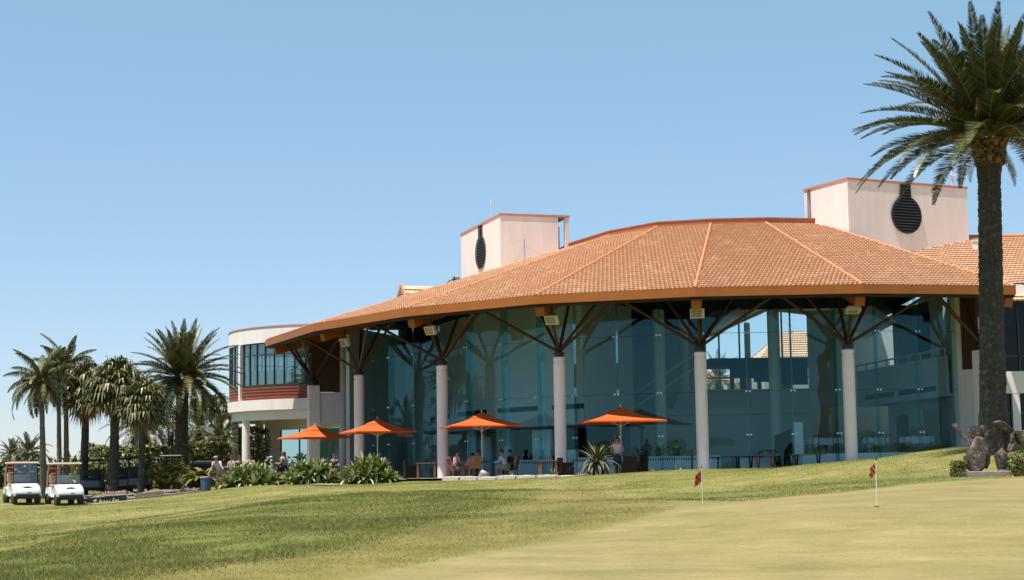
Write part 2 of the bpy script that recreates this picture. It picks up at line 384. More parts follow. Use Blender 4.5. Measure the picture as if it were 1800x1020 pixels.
# height grid, bilinear lookup afterwards
GX = np.concatenate([-np.geomspace(3000, 62, 26), np.arange(-60, -26, 1.), np.arange(-26, 26, .25), np.arange(26, 60.01, 1.), np.geomspace(62, 3000, 26)])
GY = np.concatenate([-np.geomspace(3000, 32, 22), np.arange(-30, 4, 3.), np.arange(4, 20, 1.), np.arange(20, 58, .25), np.arange(58, 112, .5), np.geomspace(113, 4000, 34)])
def raw_z(x, y):
    xc = np.clip(x, -60, 60); yc = np.clip(y, -25, 112)
    z = np.full(x.shape, 0.)
    for i in range(NP): z += WGT[i] * kern((xc - PXY[i, 0]) ** 2 + (yc - PXY[i, 1]) ** 2)
    z += WGT[NP] + WGT[NP + 1] * xc + WGT[NP + 2] * yc
    far = np.hypot(x - xc, y - yc)
    z += np.where(x < -55, 1., 0.) * np.clip((y - 75) / 60, 0, 1.) * 1.6 * np.clip(far / 20, 0, 1)      # gentle rise far left
    z = z * np.exp(-far / 400.) + (-1.) * (1 - np.exp(-far / 400.))
    z += (vnoise(x + 500, y + 500, 4., 1) - .5) * .10 * np.exp(-far / 50) + (vnoise(x + 500, y + 500, 1.3, 2) - .5) * .03 * np.exp(-far / 50)
    return z
XX, YY = np.meshgrid(GX, GY)
ZZ = raw_z(XX, YY)
ins = inpoly(XX, YY, TER_POLY); ZZ = np.where(ins, np.minimum(ZZ, -.14), ZZ)
grn = inpoly(XX, YY, GREENP).astype(float); rgh = inpoly(XX, YY, ROUGHP).astype(float); lus = inpoly(XX, YY, LUSHP).astype(float)
def smoothmask(m, k):
    for _ in range(k):
        m = (m + np.roll(m, 1, 0) + np.roll(m, -1, 0) + np.roll(m, 1, 1) + np.roll(m, -1, 1)) / 5
    return m
grs = smoothmask(grn, 2); rgs = smoothmask(rgh, 3); lss = smoothmask(lus, 34)
lss = np.clip((lss - .5) * 1.8 + .55 + (vnoise(XX + 500, YY + 500, 2.4, 31) - .5) * .8, 0, 1) * smoothmask(rgh, 2)
ZZ = ZZ + rgs * .03
def gz(x, y):
    j = min(max(int(np.searchsorted(GX, x)) - 1, 0), len(GX) - 2); i = min(max(int(np.searchsorted(GY, y)) - 1, 0), len(GY) - 2)
    tx = (x - GX[j]) / (GX[j + 1] - GX[j]); ty = (y - GY[i]) / (GY[i + 1] - GY[i])
    return float((ZZ[i, j] * (1 - tx) + ZZ[i, j + 1] * tx) * (1 - ty) + (ZZ[i + 1, j] * (1 - tx) + ZZ[i + 1, j + 1] * tx) * ty)
def gza(x, y):
    j = np.clip(np.searchsorted(GX, x) - 1, 0, len(GX) - 2); i = np.clip(np.searchsorted(GY, y) - 1, 0, len(GY) - 2)
    tx = (x - GX[j]) / (GX[j + 1] - GX[j]); ty = (y - GY[i]) / (GY[i + 1] - GY[i])
    return (ZZ[i, j] * (1 - tx) + ZZ[i, j + 1] * tx) * (1 - ty) + (ZZ[i + 1, j] * (1 - tx) + ZZ[i + 1, j + 1] * tx) * ty
def gmask(m, x, y):
    j = np.clip(np.searchsorted(GX, x) - 1, 0, len(GX) - 2); i = np.clip(np.searchsorted(GY, y) - 1, 0, len(GY) - 2)
    tx = (x - GX[j]) / (GX[j + 1] - GX[j]); ty = (y - GY[i]) / (GY[i + 1] - GY[i])
    return (m[i, j] * (1 - tx) + m[i, j + 1] * tx) * (1 - ty) + (m[i + 1, j] * (1 - tx) + m[i + 1, j + 1] * tx) * ty
def mesh_np(name, V, F, m, attrs=None, smooth=False):
    me = bpy.data.meshes.new(name); k = F.shape[1]
    me.vertices.add(len(V)); me.vertices.foreach_set('co', V.astype(np.float32).ravel())
    me.loops.add(F.size); me.loops.foreach_set('vertex_index', F.astype(np.int32).ravel())
    me.polygons.add(len(F)); me.polygons.foreach_set('loop_start', np.arange(0, F.size, k, dtype=np.int32))
    try: me.polygons.foreach_set('loop_total', np.full(len(F), k, dtype=np.int32))
    except Exception: pass
    if smooth: me.polygons.foreach_set('use_smooth', np.ones(len(F), bool))
    for nm, arr in (attrs or {}).items():
        at_ = me.attributes.new(nm, 'FLOAT', 'POINT'); at_.data.foreach_set('value', arr.astype(np.float32).ravel())
    me.materials.append(m); me.update(calc_edges=True); me.validate()
    o = bpy.data.objects.new(name, me); COL.objects.link(o); return o

def ground_mat():
    m, n, l, o = new_mat('golf_turf')
    b = n.new('ShaderNodeBsdfPrincipled'); b.inputs['Roughness'].default_value = .9; b.inputs['Specular IOR Level'].default_value = .15
    g = n.new('ShaderNodeNewGeometry'); pos = g.outputs['Position']
    def noise(s, d=4, rgh=.6, st=None):
        src = pos
        if st:
            mp = n.new('ShaderNodeMapping'); mp.inputs['Scale'].default_value = st; l.new(pos, mp.inputs[0]); src = mp.outputs[0]
        x = n.new('ShaderNodeTexNoise'); x.inputs['Scale'].default_value = s; x.inputs['Detail'].default_value = d; x.inputs['Roughness'].default_value = rgh
        l.new(src, x.inputs['Vector']); return x.outputs['Fac']
    def mixc(f, a, c):
        x = n.new('ShaderNodeMix'); x.data_type = 'RGBA'
        l.new(f, x.inputs['Factor']); l.new(a, x.inputs['A']); l.new(c, x.inputs['B']); return x.outputs['Result']
    def addf(a, c, w):
        x = n.new('ShaderNodeMath'); x.operation = 'MULTIPLY_ADD'; l.new(c, x.inputs[0]); x.inputs[1].default_value = w; l.new(a, x.inputs[2]); return x.outputs[0]
    big = noise(.16, 6, .62); mid = noise(1.1, 5, .65); fine = noise(16, 3, .7)
    s1 = addf(addf(big, mid, .8), fine, .65)
    def rmp(src, lo, hi, c):
        x = n.new('ShaderNodeMapRange'); l.new(src, x.inputs[0]); x.inputs[1].default_value = lo; x.inputs[2].default_value = hi
        r = ramp(n, [(i / (len(c) - 1), q) for i, q in enumerate(c)]); l.new(x.outputs[0], r.inputs[0]); return r.outputs[0]
    lawn = rmp(s1, .92, 1.55, LAWN)
    rough = rmp(s1, .85, 1.6, ROUGHC)
    lush = rmp(s1, .85, 1.6, LUSH)
    gf = noise(22, 3, .75, (.7, 1., 1)); gm = noise(.7, 6, .7, (.5, 1.2, 1))
    s2 = addf(addf(gm, gf, .7), mid, .35)
    green = rmp(s2, .72, 1.36, GREENC)
    def attr(nm):
        x = n.new('ShaderNodeAttribute'); x.attribute_name = nm; return x.outputs['Fac']
    c = mixc(attr('rough'), lawn, rough); c = mixc(attr('lush'), c, lush); c = mixc(attr('green'), c, green)
    l.new(c, b.inputs['Base Color'])
    bp = n.new('ShaderNodeBump'); bp.inputs['Strength'].default_value = .6; bp.inputs['Distance'].default_value = .03
    iv = n.new('ShaderNodeMath'); iv.operation = 'MULTIPLY_ADD'; l.new(attr('green'), iv.inputs[0]); iv.inputs[1].default_value = -.8; iv.inputs[2].default_value = 1
    hm = n.new('ShaderNodeMath'); hm.operation = 'MULTIPLY'; l.new(noise(9, 5, .75), hm.inputs[0]); l.new(iv.outputs[0], hm.inputs[1])
    l.new(hm.outputs[0], bp.inputs['Height']); l.new(bp.outputs[0], b.inputs['Normal'])
    l.new(b.outputs[0], o.inputs['Surface']); return m
LAWN = [(.07, .09, .016), (.13, .135, .032), (.205, .18, .06), (.31, .255, .12)]
ROUGHC = [(.075, .08, .016), (.125, .115, .028), (.185, .155, .05), (.26, .21, .09)]
LUSH = [(.055, .072, .012), (.10, .115, .022), (.145, .145, .036), (.22, .19, .066)]
GREENC = [(.13, .115, .036), (.185, .155, .058), (.24, .195, .085), (.315, .25, .125)]
GRD = ground_mat()
ny, nx = XX.shape
idx = np.arange(nx * ny).reshape(ny, nx)
F = np.stack([idx[:-1, :-1], idx[:-1, 1:], idx[1:, 1:], idx[1:, :-1]], -1).reshape(-1, 4)
V = np.stack([XX, YY, ZZ], -1).reshape(-1, 3)
gobj = mesh_np('ground', V, F, GRD, {'green': grs, 'rough': rgs, 'lush': lss}, True); tag(gobj, kind='structure')

def grass(name, poly, count, hmin, hmax, wid, cols, seed, ymin, ymax, xr, mask=None, lean=.5, label=None, clump=0., fade=None):
    r = np.random.default_rng(seed)
    # density falls with distance squared so near grass is densest
    N = count * 8
    y = ymin * (ymax / ymin) ** (r.random(N))
    x = (r.random(N) - .5) * 2 * xr * y / 60 + 0
    k = inpoly(x, y, poly); 
    if mask is not None: k &= ~inpoly(x, y, mask)
    k &= ~inpoly(x, y, TER_POLY)
    if clump:
        nz = vnoise(x + 300, y + 300, .9, seed + 5) * .6 + vnoise(x + 300, y + 300, 3.1, seed + 6) * .4
        k &= (r.random(N) < np.clip((nz - .5 + clump * .35) / .25, .05, 1))
    if fade is not None: k &= r.random(N) < gmask(fade, x, y)
    x = x[k][:count]; y = y[k][:count]; n = len(x)
    z = gza(x, y) - .01
    h = hmin + (hmax - hmin) * r.random(n) ** 1.6
    h *= .6 + .8 * vnoise(x + 300, y + 300, 1.7, seed + 9)
    t = r.random(n) * 2 * PI; w = wid * (.6 + .8 * r.random(n)) * (y / 32.) ** .5; tl = lean * r.random(n) * h; t2 = r.random(n) * 2 * PI
    b0 = np.stack([x - np.cos(t) * w / 2, y - np.sin(t) * w / 2, z], -1); b1 = np.stack([x + np.cos(t) * w / 2, y + np.sin(t) * w / 2, z], -1)
    tp = np.stack([x + np.cos(t2) * tl, y + np.sin(t2) * tl, z + h], -1)
    V = np.stack([b0, b1, tp], 1).reshape(-1, 3); F = np.arange(3 * n).reshape(-1, 3)
    m = mat(name + '_blades', cols[0], cols[1], .35, .75, spec=.2, island=.55, c3=cols[2], transl=.2)
    o = mesh_np(name, V, F, m); tag(o, label, 'grass', kind='stuff'); return o
grass('rough_grass', ROUGHP, 170000, .02, .075, .013, [(.06, .085, .015), (.125, .14, .03), (.30, .265, .10)], 11, 20.5, 60, 26, lean=1.7, label='long tufted dark green grass on the mound in the foreground', clump=1., fade=lss)
grass('mown_rough_grass', ROUGHP, 90000, .015, .045, .012, [(.12, .12, .026), (.18, .16, .046), (.30, .245, .10)], 12, 20.5, 60, 26, lean=1.1, label='short olive brown grass on the mound beside the putting green')
BANKP = [tuple(at(*c)[:2]) for c in [(1165,878,39.5),(1300,885,38.8),(1380,873.5,41.2),(1500,863,42.2),(1690,846,44.3),(1960,836,46.5)]] + [(32, 66), (22, 66.5), (14, 67.5), (8, 67.8), (2, 68.5), (-3, 70.3), (-9, 71), (-14, 71.5), (-30, 71.5), (-34, 40), (-16, 29)]
grass('lawn_grass', BANKP, 140000, .018, .05, .016, [(.08, .10, .02), (.145, .145, .036), (.29, .24, .105)], 13, 28, 72, 26, mask=ROUGHP, lean=1.1, label='short yellow green lawn grass on the bank below the clubhouse')

# ------------------------------------------------------------------ terrace
mb = MB(); NA = 60
aa = list(np.linspace(-1.32, .30, NA)); fl = []
for i, a in enumerate(aa):
    fl.append(pol(RG + .1, a, 0)); fl.append(pol(max(ter_r(a) - .02, RG + .12), a, 0))
mb.add(fl, [(2 * i, 2 * i + 2, 2 * i + 3, 2 * i + 1) for i in range(NA - 1)])
tag(mb.build('terrace', 'paving'), kind='structure')
def pave_at(pts, name='path'):
    m = MB(); m.add([(p[0], p[1], gz(p[0], p[1]) + .03) for p in pts], [tuple(range(len(pts)))]); return m
# ------------------------------------------------------------------ clubhouse
CH = thing('clubhouse', 'golf clubhouse with fan shaped terracotta tiled roof over a tall curved glass wall', 'clubhouse', (CX, CY, 0))
def CB(m, name, mt, par=CH, **k): return m.build(name, mt, par, world=True, **k)
# roof panels with real tile relief
def tile_panel(mb, P00, P10, P11, P01, pitch=.20, course=.44, amp=.021, step=.085):
    P00, P10, P11, P01 = map(Vector, (P00, P10, P11, P01))
    u = (P10 - P00).normalized(); m0 = (P00 + P10) / 2; m1 = (P01 + P11) / 2
    sl = ((m1 - m0) - u * (m1 - m0).dot(u)); Ls = sl.length; sl.normalize(); nrm = u.cross(sl).normalized()
    if nrm.z < 0: nrm = -nrm
    rows = max(2, int(round(Ls / course))); wmax = max((P10 - P00).length, (P11 - P01).length); cols = int(wmax / (pitch / 4)) + 1
    k0 = len(mb.v); rr = random.Random(int(P00.x * 100) + 5)
    for c in range(cols + 1):
        p = P00.lerp(P10, c / cols); ph = (p - m0).dot(u) / pitch
        mb.v.append(tuple(p + nrm * (amp * abs(math.sin(ph * PI)) ** .7 * 2 + step - .09)))
    for r in range(rows):
        for e in (0, 1):
            t = (r + e) / rows
            A = P00.lerp(P01, t); B = P10.lerp(P11, t)
            for c in range(cols + 1):
                p = A.lerp(B, c / cols); x = (p - m0).dot(u)
                ph = x / pitch + (.5 if r % 2 else 0)
                w = abs(math.sin(ph * PI)) ** .7
                h = amp * w * 2 + (step if e == 0 else 0.)
                ov = -.03 * w if e == 0 else 0
                mb.v.append(tuple(p + nrm * h + sl * ov))
    nr = rows * 2 + 1; W = cols + 1; fs = []
    for r in range(nr - 1):
        for c in range(cols):
            a = k0 + r * W + c; fs.append((a, a + 1, a + W + 1, a + W))
    mb.f.extend(fs); mb.m.extend([0] * len(fs))
mb = MB()
for i in range(-1, 5):
    a, b = ang(i), ang(i + 1)
    tile_panel(mb, pol(RE, a, ZE), pol(RE, b, ZE), pol(RTOP, b, ZTOP), pol(RTOP, a, ZTOP))
roof = CB(mb, 'roof', 'tile')
for i in range(-1, 6):
    mb = MB(); a = ang(i)
    n = 26; prof = []
    for k in range(n + 1):
        r = RE + .02 - (RE - RTOP) * k / n
        prof.append(pol(r, a, rz_(r) + .075 + (.02 if k % 2 else 0)))
    mb.tube(prof, .07, 8)
    CB(mb, 'hip_cap', 'hip', roof, smooth=True)
def ring(mb, r0, r1, z0a, z0b, i0=-1, i1=5, mi=0):     # band between polygons: (r0,z0a[0..1]) rectangular section
    for i in range(i0, i1):
        a, b = ang(i), ang(i + 1)
        q = [pol(r0, a, z0a[0]), pol(r0, a, z0a[1]), pol(r1, a, z0b[1]), pol(r1, a, z0b[0])]
        w = [pol(r0, b, z0a[0]), pol(r0, b, z0a[1]), pol(r1, b, z0b[1]), pol(r1, b, z0b[0])]
        mb.add(q + w, [(0, 1, 5, 4), (1, 2, 6, 5), (2, 3, 7, 6), (3, 0, 4, 7)] + ([(0, 3, 2, 1)] if i == i0 else []) + ([(4, 5, 6, 7)] if i == i1 - 1 else []), mi)
mb = MB(); ring(mb, RE + .10, RE - .02, (ZE - .33, ZE + .035), (ZE - .33, ZE + .035)); fas = CB(mb, 'fascia', 'fascia', roof)
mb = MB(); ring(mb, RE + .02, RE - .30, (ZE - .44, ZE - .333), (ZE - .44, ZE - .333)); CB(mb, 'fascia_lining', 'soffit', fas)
mb = MB(); ring(mb, RTOP + .12, RTOP - .2, (ZTOP - .05, ZTOP + .30), (ZTOP - .05, ZTOP + .30)); ring(mb, RTOP + .15, RTOP + .123, (ZTOP + .26, ZTOP + .33), (ZTOP + .26, ZTOP + .33))
CB(mb, 'ring_fascia', 'ringpaint', roof)
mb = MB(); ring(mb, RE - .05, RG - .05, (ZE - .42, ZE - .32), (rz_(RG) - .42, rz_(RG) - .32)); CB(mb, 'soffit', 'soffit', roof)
mb = MB(); ring(mb, RG - .053, RTOP - .2, (rz_(RG) - .42, rz_(RG) - .32), (ZTOP - .6, ZTOP - .5)); 
mb.prism([tuple(pol(RTOP - .21, ang(-1) + (ang(5) - ang(-1)) * k / 12)[:2]) for k in range(13)] + [(22, 97.8), (3, 97.8)], ZTOP - .55, ZTOP + .2) if 0 else None
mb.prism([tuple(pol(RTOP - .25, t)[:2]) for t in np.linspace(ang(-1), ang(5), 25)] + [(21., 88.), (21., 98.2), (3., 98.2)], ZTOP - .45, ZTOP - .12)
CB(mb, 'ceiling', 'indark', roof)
mb = MB(); bx0, bx1 = atz(1246, 90, 8).x, atz(1500, 90, 8).x
fr_ = [tuple(pol(RG - .5, a_)[:2]) for a_ in np.linspace(ang(-1) + .03, ang(5), 30)]
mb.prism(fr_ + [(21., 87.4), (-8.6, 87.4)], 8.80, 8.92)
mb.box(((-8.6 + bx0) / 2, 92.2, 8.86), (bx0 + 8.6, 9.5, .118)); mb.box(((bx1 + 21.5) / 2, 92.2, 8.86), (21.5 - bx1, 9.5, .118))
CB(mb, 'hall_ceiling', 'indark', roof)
for i in range(-1, 6):
    mb = MB(); a = ang(i)
    e0 = pol(RE - .42, a, ZE - .58); e1 = pol(RTOP + 1, a, ZE - .45 + (RE - .5 - RTOP - 1) * SL)
    mb.beam(e0, pol(RG + .25, a, ZE - .58 + (RE - .42 - RG - .25) * SL), .42, .5); CB(mb, 'rafter', 'fascia', roof)
# columns with branching struts
def fan(i, sides, col):
    a = ang(i); top = pol(RC, a, 5.62)
    tg = []
    for s in sides:
        rm = (RC + 1.75) * math.cos(DA / 2)
        tg.append((pol(rm, a + s * (DA / 2 - .008), 7.62), .07))
        tg.append((pol(RC - 1.25, a + s * .085, rz_(RC - 1.25) - .45), .07))
    tg.append((pol(RC + 1.0, a, rz_(RC + 1) - .95), .07)); tg.append((pol(RC - 1.45, a, rz_(RC - 1.45) - .9), .075))
    for p, r in tg:
        mb = MB(); mb.tube([top, p], r, 8); mb.tube([p - (p - top).normalized() * .12, p], r * .6, 6); CB(mb, 'strut', 'strut', col, smooth=True)
for i in range(0, 5):
    a = ang(i); p = pol(RC, a)
    mb = MB(); mb.lathe([(.27, -.2), (.27, 5.12), (.25, 5.14), (.25, 5.20), (.275, 5.22), (.275, 5.36), (.2, 5.40)], 28, p)
    col = CB(mb, 'column', 'column', smooth=True)
    mb = MB(); mb.lathe([(.2, 5.4), (.2, 5.5), (.27, 5.52), (.27, 5.57), (.16, 5.6), (.10, 5.72)], 16, p); CB(mb, 'cap', 'steel', col, smooth=True)
    fan(i, (-1, 1), col)
# curved glass wall: one bay per side, panes, fins, clamps
for i in range(-1, 5):
    H = rz_(RG) - .42
    g = MB()
    def gp(s, z): q = chord(RG, i, s); return Vector((q.x, q.y, z))
    lev = [.02, 3.70, 6.35, H - .02]
    for k in range(3):
        s0, s1 = k / 3 + .002, (k + 1) / 3 - .002
        for z0, z1 in zip(lev[:-1], lev[1:]):
            g.add([gp(s0, z0 + .008), gp(s1, z0 + .008), gp(s1, z1 - .008), gp(s0, z1 - .008)], [(0, 1, 2, 3)])
    gw = CB(g, 'glass_bay', 'glass')
    nrm = (pol(1, (ang(i) + ang(i + 1)) / 2) - pol(0, 0)).normalized()
    jn = MB()
    for z in lev[1:3]: jn.beam(gp(0, z) - nrm * .01, gp(1, z) - nrm * .01, .012, .018)
    CB(jn, 'glass_joint', 'joint', gw)
    for k in range(3):
        s = k / 3 if i > -1 or k else .004
        f = MB(); c = gp(s, 0); inn = -nrm * .42; tt = (gp(1, 0) - gp(0, 0)).normalized()
        w = tt * .011
        b0 = c - nrm * .03; b1 = c + inn
        vs = [b0 - w, b0 + w, b1 + w, b1 - w]
        f.add([(p.x, p.y, .02) for p in vs] + [(p.x, p.y, H - .03) for p in vs], [(0, 1, 5, 4), (1, 2, 6, 5), (2, 3, 7, 6), (3, 0, 4, 7), (4, 5, 6, 7)])
        CB(f, 'glass_fin', 'fin', gw)
        for z in (1.75, 3.70, 6.35):
            q = MB()
            for dx in (-.085, .085): q.box(Vector((c.x, c.y, z)) + tt * dx + nrm * .015, (.07, .03, .08), rz=math.atan2(tt.y, tt.x))
            q.box(Vector((c.x, c.y, z)) - nrm * .10, (.20, .10, .05), rz=math.atan2(tt.y, tt.x))
            CB(q, 'clamp', 'chrome', gw)
# ---- interior
mb = MB(); mb.prism([tuple(pol(RG + .08, ang(-1) + (ang(5) - ang(-1)) * k / 36)[:2]) for k in range(37)] + [(24, 98.3), (-8, 98.3)], -.13, -.004); CB(mb, 'floor', 'infloor')
def wall(m, p, q, z0, z1, t=.2): 
    p, q = Vector((p[0], p[1], 0)), Vector((q[0], q[1], 0)); d = (q - p).normalized(); nn = Vector((-d.y, d.x, 0)) * t
    return m.prism([(p.x, p.y), (q.x, q.y), (q.x + nn.x, q.y + nn.y), (p.x + nn.x, p.y + nn.y)], z0, z1)
# left: curved white upper wall with a long vent slot, dark room below
w1 = MB(); sl_ = MB(); N = 14
for k in range(N):
    a0_ = -1.22 + (.70) * k / N; a1_ = -1.22 + .70 * (k + 1) / N
    wall(w1, pol(18.2, a0_), pol(18.2, a1_), 2.75, 8.79); 
    if k % 4 != 3: wall(sl_, pol(18.24, a0_), pol(18.24, a1_), 3.3, 3.55, .02)
wall(w1, pol(18.2, -.52), pol(12.5, -.52), 2.75, 8.79)
lw = CB(w1, 'interior_wall', 'inwall'); CB(sl_, 'vent_slot', 'indark', lw)
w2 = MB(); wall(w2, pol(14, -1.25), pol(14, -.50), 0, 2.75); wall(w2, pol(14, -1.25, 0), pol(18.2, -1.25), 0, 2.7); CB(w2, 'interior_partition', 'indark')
w3 = MB()
for a_, ww, h in ((-1.02, .9, 2.2), (-.9, .5, 1.6), (-.74, 1.3, 2.4), (-.62, .6, 1.3)):
    p = pol(16.4, a_); w3.box((p.x, p.y, h / 2), (ww, .15, h), rz=a_)
CB(w3, 'interior_panel', 'inwhite')
mb = MB(); mb.prism([tuple(pol(18.4, a)[:2]) for a in np.linspace(-1.25, -.5, 10)] + [tuple(pol(13.5, a)[:2]) for a in np.linspace(-.5, -1.25, 10)], 2.5, 2.74); CB(mb, 'gallery_floor', 'inwall')
# bar counters
def counter(u0, u1, Y, z0, z1, mt='inwhite', name='bar_counter'):
    p = atz(u0, Y, z1); q = atz(u1, Y, z1); m = MB(); wall(m, p, q, z0, z1, .7); o = CB(m, name, mt)
    m = MB(); n = int((q - p).length / .11); d = (q - p) / n
    for k in range(n):
        c = p + d * (k + .5); m.box((c.x, c.y - .006, z1 - .13), (.05, .01, .12))
    CB(m, 'dotted_band', 'joint', o); return o
counter(1006, 1266, 76.5, 0, .86); counter(870, 972, 79.5, 0, .8)
# wall under the mezzanine, mezzanine slab and rail, stairs
def rectw(m, u0, u1, Y0, z0, z1, Y1=None, t=.2):
    return wall(m, atz(u0, Y0, (z0 + z1) / 2), atz(u1, Y1 or Y0, (z0 + z1) / 2), z0, z1, t)
mb = MB(); rectw(mb, 1040, 1432, 89, 0, 3.15); CB(mb, 'mezzanine_wall', 'inwall')
mb = MB(); rectw(mb, 985, 1432, 88.6, 3.16, 3.5, t=9); rectw(mb, 1000, 1170, 88.5, 3.55, 3.63, t=.06); rectw(mb, 985, 1180, 88.5, 4.45, 4.53, t=.06); CB(mb, 'mezzanine_floor', 'inwall')
mb = MB()
for k in range(7):
    p = atz(1186 + k * 3, 90, 0); q = atz(1340, 90, 0); mb.prism([(p.x, 90 + .3 * k), (q.x, 90 + .3 * k), (q.x, 90.3 + .3 * k), (p.x, 90.3 + .3 * k)], 3.5, 3.66 + .17 * k)
CB(mb, 'stair', 'inwall')
mb = MB()
for o_ in (0, .75):
    mb.beam(atz(1120, 89.6, 0) + Vector((0, 0, 3.7 + o_)), atz(1232, 89.6, 0) + Vector((0, 0, 5.9 + o_ * 1.0)), .1, .12)
CB(mb, 'stair_rail', 'inwhite')
mb = MB()
for u, v0, v1, mx in ((1022, 590, 740, 0), (1316, 570, 700, 0)): pass
for u, Y, r, z1, nm in ((1160, 86, .32, 10.6, 0), (1203, 92, .27, 9.0, 0), (1362, 87, .33, 10.6, 0), (1316, 95, .18, 10.2, 0)):
    m = MB(); p = atz(u, Y, 5); z1 = min(z1, 8.7); m.lathe([(r, 0), (r, z1), (r * .8, z1 + .05)], 20, (p.x, p.y, 0)); CB(m, 'interior_column', 'inwhite', smooth=True)
# rear wall with a gabled window
YB = 97.
def bw(u): return atz(u, YB, 6).x
xL, xR = bw(1242), bw(1503)
gable = [(xL, 8.0), (bw(1352), 9.65), (bw(1420), 9.35), (xR, 7.3)]
mb = MB(); mb.box(((-6.5 + bw(1086)) / 2, YB, 3.6), (bw(1086) + 6.5, .2, 7.2)); mb.extr([(-6.5, YB - .1, 7.2), (bw(1086), YB - .1, 7.2), (bw(1086), YB - .1, 11.2), (-6.5, YB - .1, 8.6)], (0, .2, 0)); wall(mb, (-6.6, YB), (-9.2, 88.5), 0, 8.3); wall(mb, (20.6, 74.6), (24, YB), 0, 9.4); mb.box(((bw(1091) + xL) / 2, YB, 6.4), (xL - bw(1091), .2, 12.8)); mb.box(((bw(1086) + bw(1091)) / 2, YB, 3.2), (bw(1091) - bw(1086), .2, 6.4)); mb.box(((bw(1086) + bw(1091)) / 2, YB, 10.2), (bw(1091) - bw(1086), .2, 5.2))
mb.box(((xR + 24) / 2, YB, 6.4), (24 - xR, .2, 12.8)); mb.box(((xL + xR) / 2, YB, 2.4), (xR - xL, .2, 4.8))
mb.extr([(xL, YB - .1, 12.8)] + [(x, YB - .1, z) for x, z in gable] + [(xR, YB - .1, 12.8)], (0, .2, 0))
rw = CB(mb, 'rear_wall', 'inwall')
mb = MB()
for u in (1265, 1301, 1376, 1391, 1432, 1470): mb.box((bw(u), YB, 7.2), (.10, .12, 4.8))
mb.box(((xL + xR) / 2, YB - .02, 5.6), (xR - xL, .1, .09)); CB(mb, 'mullion', 'frame', rw)
mb = MB()
for (x0, z0), (x1, z1) in zip(gable[:-1], gable[1:]):
    mb.add([(x0, 86, z0 + .55), (x1, 86, z1 + .55), (x1, YB - .12, z1 + .15), (x0, YB - .12, z0 + .15)], [(0, 3, 2, 1)])
    mb.add([(x0, YB - .5, z0 - .05), (x1, YB - .5, z1 - .05), (x1, YB - .5, z1 + .2), (x0, YB - .5, z0 + .2)], [(0, 1, 2, 3)])
CB(mb, 'gable_ceiling', 'inwhite', rw)
# dark bar canopy inside, standing in front of the rear window
mb = MB(); p = atz(1250, 93, 0); q = atz(1422, 93, 0)
mb.prism([(p.x, 92.4), (q.x + 2, 92.4), (q.x + 2, 95.5), (p.x, 95.5)], 6.05, 6.5); mb.prism([(atz(1290, 93, 0).x, 92.8), (q.x, 92.8), (q.x, 93.1), (atz(1290, 93, 0).x, 93.1)], 5.35, 6.04)
for u in (1292, 1312, 1340): x = atz(u, 93.5, 0).x; mb.box((x, 93.6, 4.8), (.22, .22, 2.5))
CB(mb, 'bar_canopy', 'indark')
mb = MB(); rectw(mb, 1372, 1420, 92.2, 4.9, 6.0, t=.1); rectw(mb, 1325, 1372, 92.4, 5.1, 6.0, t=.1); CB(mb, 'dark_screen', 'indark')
mb = MB(); rectw(mb, 1420, 1502, 88.5, 3.5, 8.79, 88.0); CB(mb, 'interior_pier', 'inwall')
mb = MB(); rectw(mb, 1320, 1432, 89.2, 3.5, 4.55, 89.2, .15); CB(mb, 'gallery_front', 'inwall')
# dining platform on the right and the gallery over it
mb = MB(); P = [atz(1372, 78.5, 0), atz(1412, 75.6, 0), atz(1500, 75.4, 0), pol(22.9, .10), pol(22.7, .30), Vector((21, 84, 0)), atz(1400, 86, 0)]
mb.prism([(p.x, p.y) for p in P], 0, .86); CB(mb, 'dining_platform', 'inwhite')
mb = MB()
for k in range(4):
    p = atz(1302, 77.5 + .35 * k, 0); q = atz(1371, 77.5 + .35 * k, 0); mb.prism([(p.x, p.y), (q.x, q.y), (q.x, q.y + .35), (p.x, p.y + .35)], 0, .18 * (k + 1))
CB(mb, 'platform_step', 'inwhite')
mb = MB(); rectw(mb, 1396, 1412, 76, .87, 2.35, t=.3); CB(mb, 'white_pier', 'inwhite')
mb = MB(); p = atz(1364, 77.2, 0); q = atz(1394, 77.2, 0); mb.extr([(p.x, 77.2, .02), (q.x, 77.2, .02), (q.x, 77.2, 2.1), (p.x, 77.2, 1.75)], (0, .15, 0)); CB(mb, 'dark_ramp_side', 'indark')
G0 = atz(1506, 88, 5); G1 = Vector((20.2, 75.2, 0))
gd = (Vector((G1.x, G1.y, 0)) - Vector((G0.x, G0.y, 0))).normalized(); gnn = Vector((-gd.y, gd.x, 0))
if gnn.x < 0: gnn = -gnn
def gwall(m, t0, t1, off, z0, z1, th=.15):
    L = (Vector((G1.x, G1.y, 0)) - Vector((G0.x, G0.y, 0))).length
    a = Vector((G0.x, G0.y, 0)) + gd * L * t0 + gnn * off; b = Vector((G0.x, G0.y, 0)) + gd * L * t1 + gnn * off
    m.prism([(a.x, a.y), (b.x, b.y), (b.x + gnn.x * th, b.y + gnn.y * th), (a.x + gnn.x * th, a.y + gnn.y * th)], z0, z1)
mb = MB(); gwall(mb, 0, 1, 0, 3.45, 5.35); gwall(mb, 0, 1, .16, 3.45, 3.6, 1.6); gwall(mb, 0, 1, -.05, 5.62, 5.70, .1)
for k in range(9): gwall(mb, k / 8.05, k / 8.05 + .008, -.02, 5.36, 5.62, .05)
CB(mb, 'gallery_parapet', 'inwall')
mb = MB(); gwall(mb, .1, .45, -.015, 3.75, 4.0, .01); gwall(mb, .5, .9, -.015, 3.75, 4.0, .01); CB(mb, 'vent_slot', 'indark')
mb = MB(); gwall(mb, 0, 1.02, 1.7, .87, 3.44); CB(mb, 'dining_wall', 'inwall')
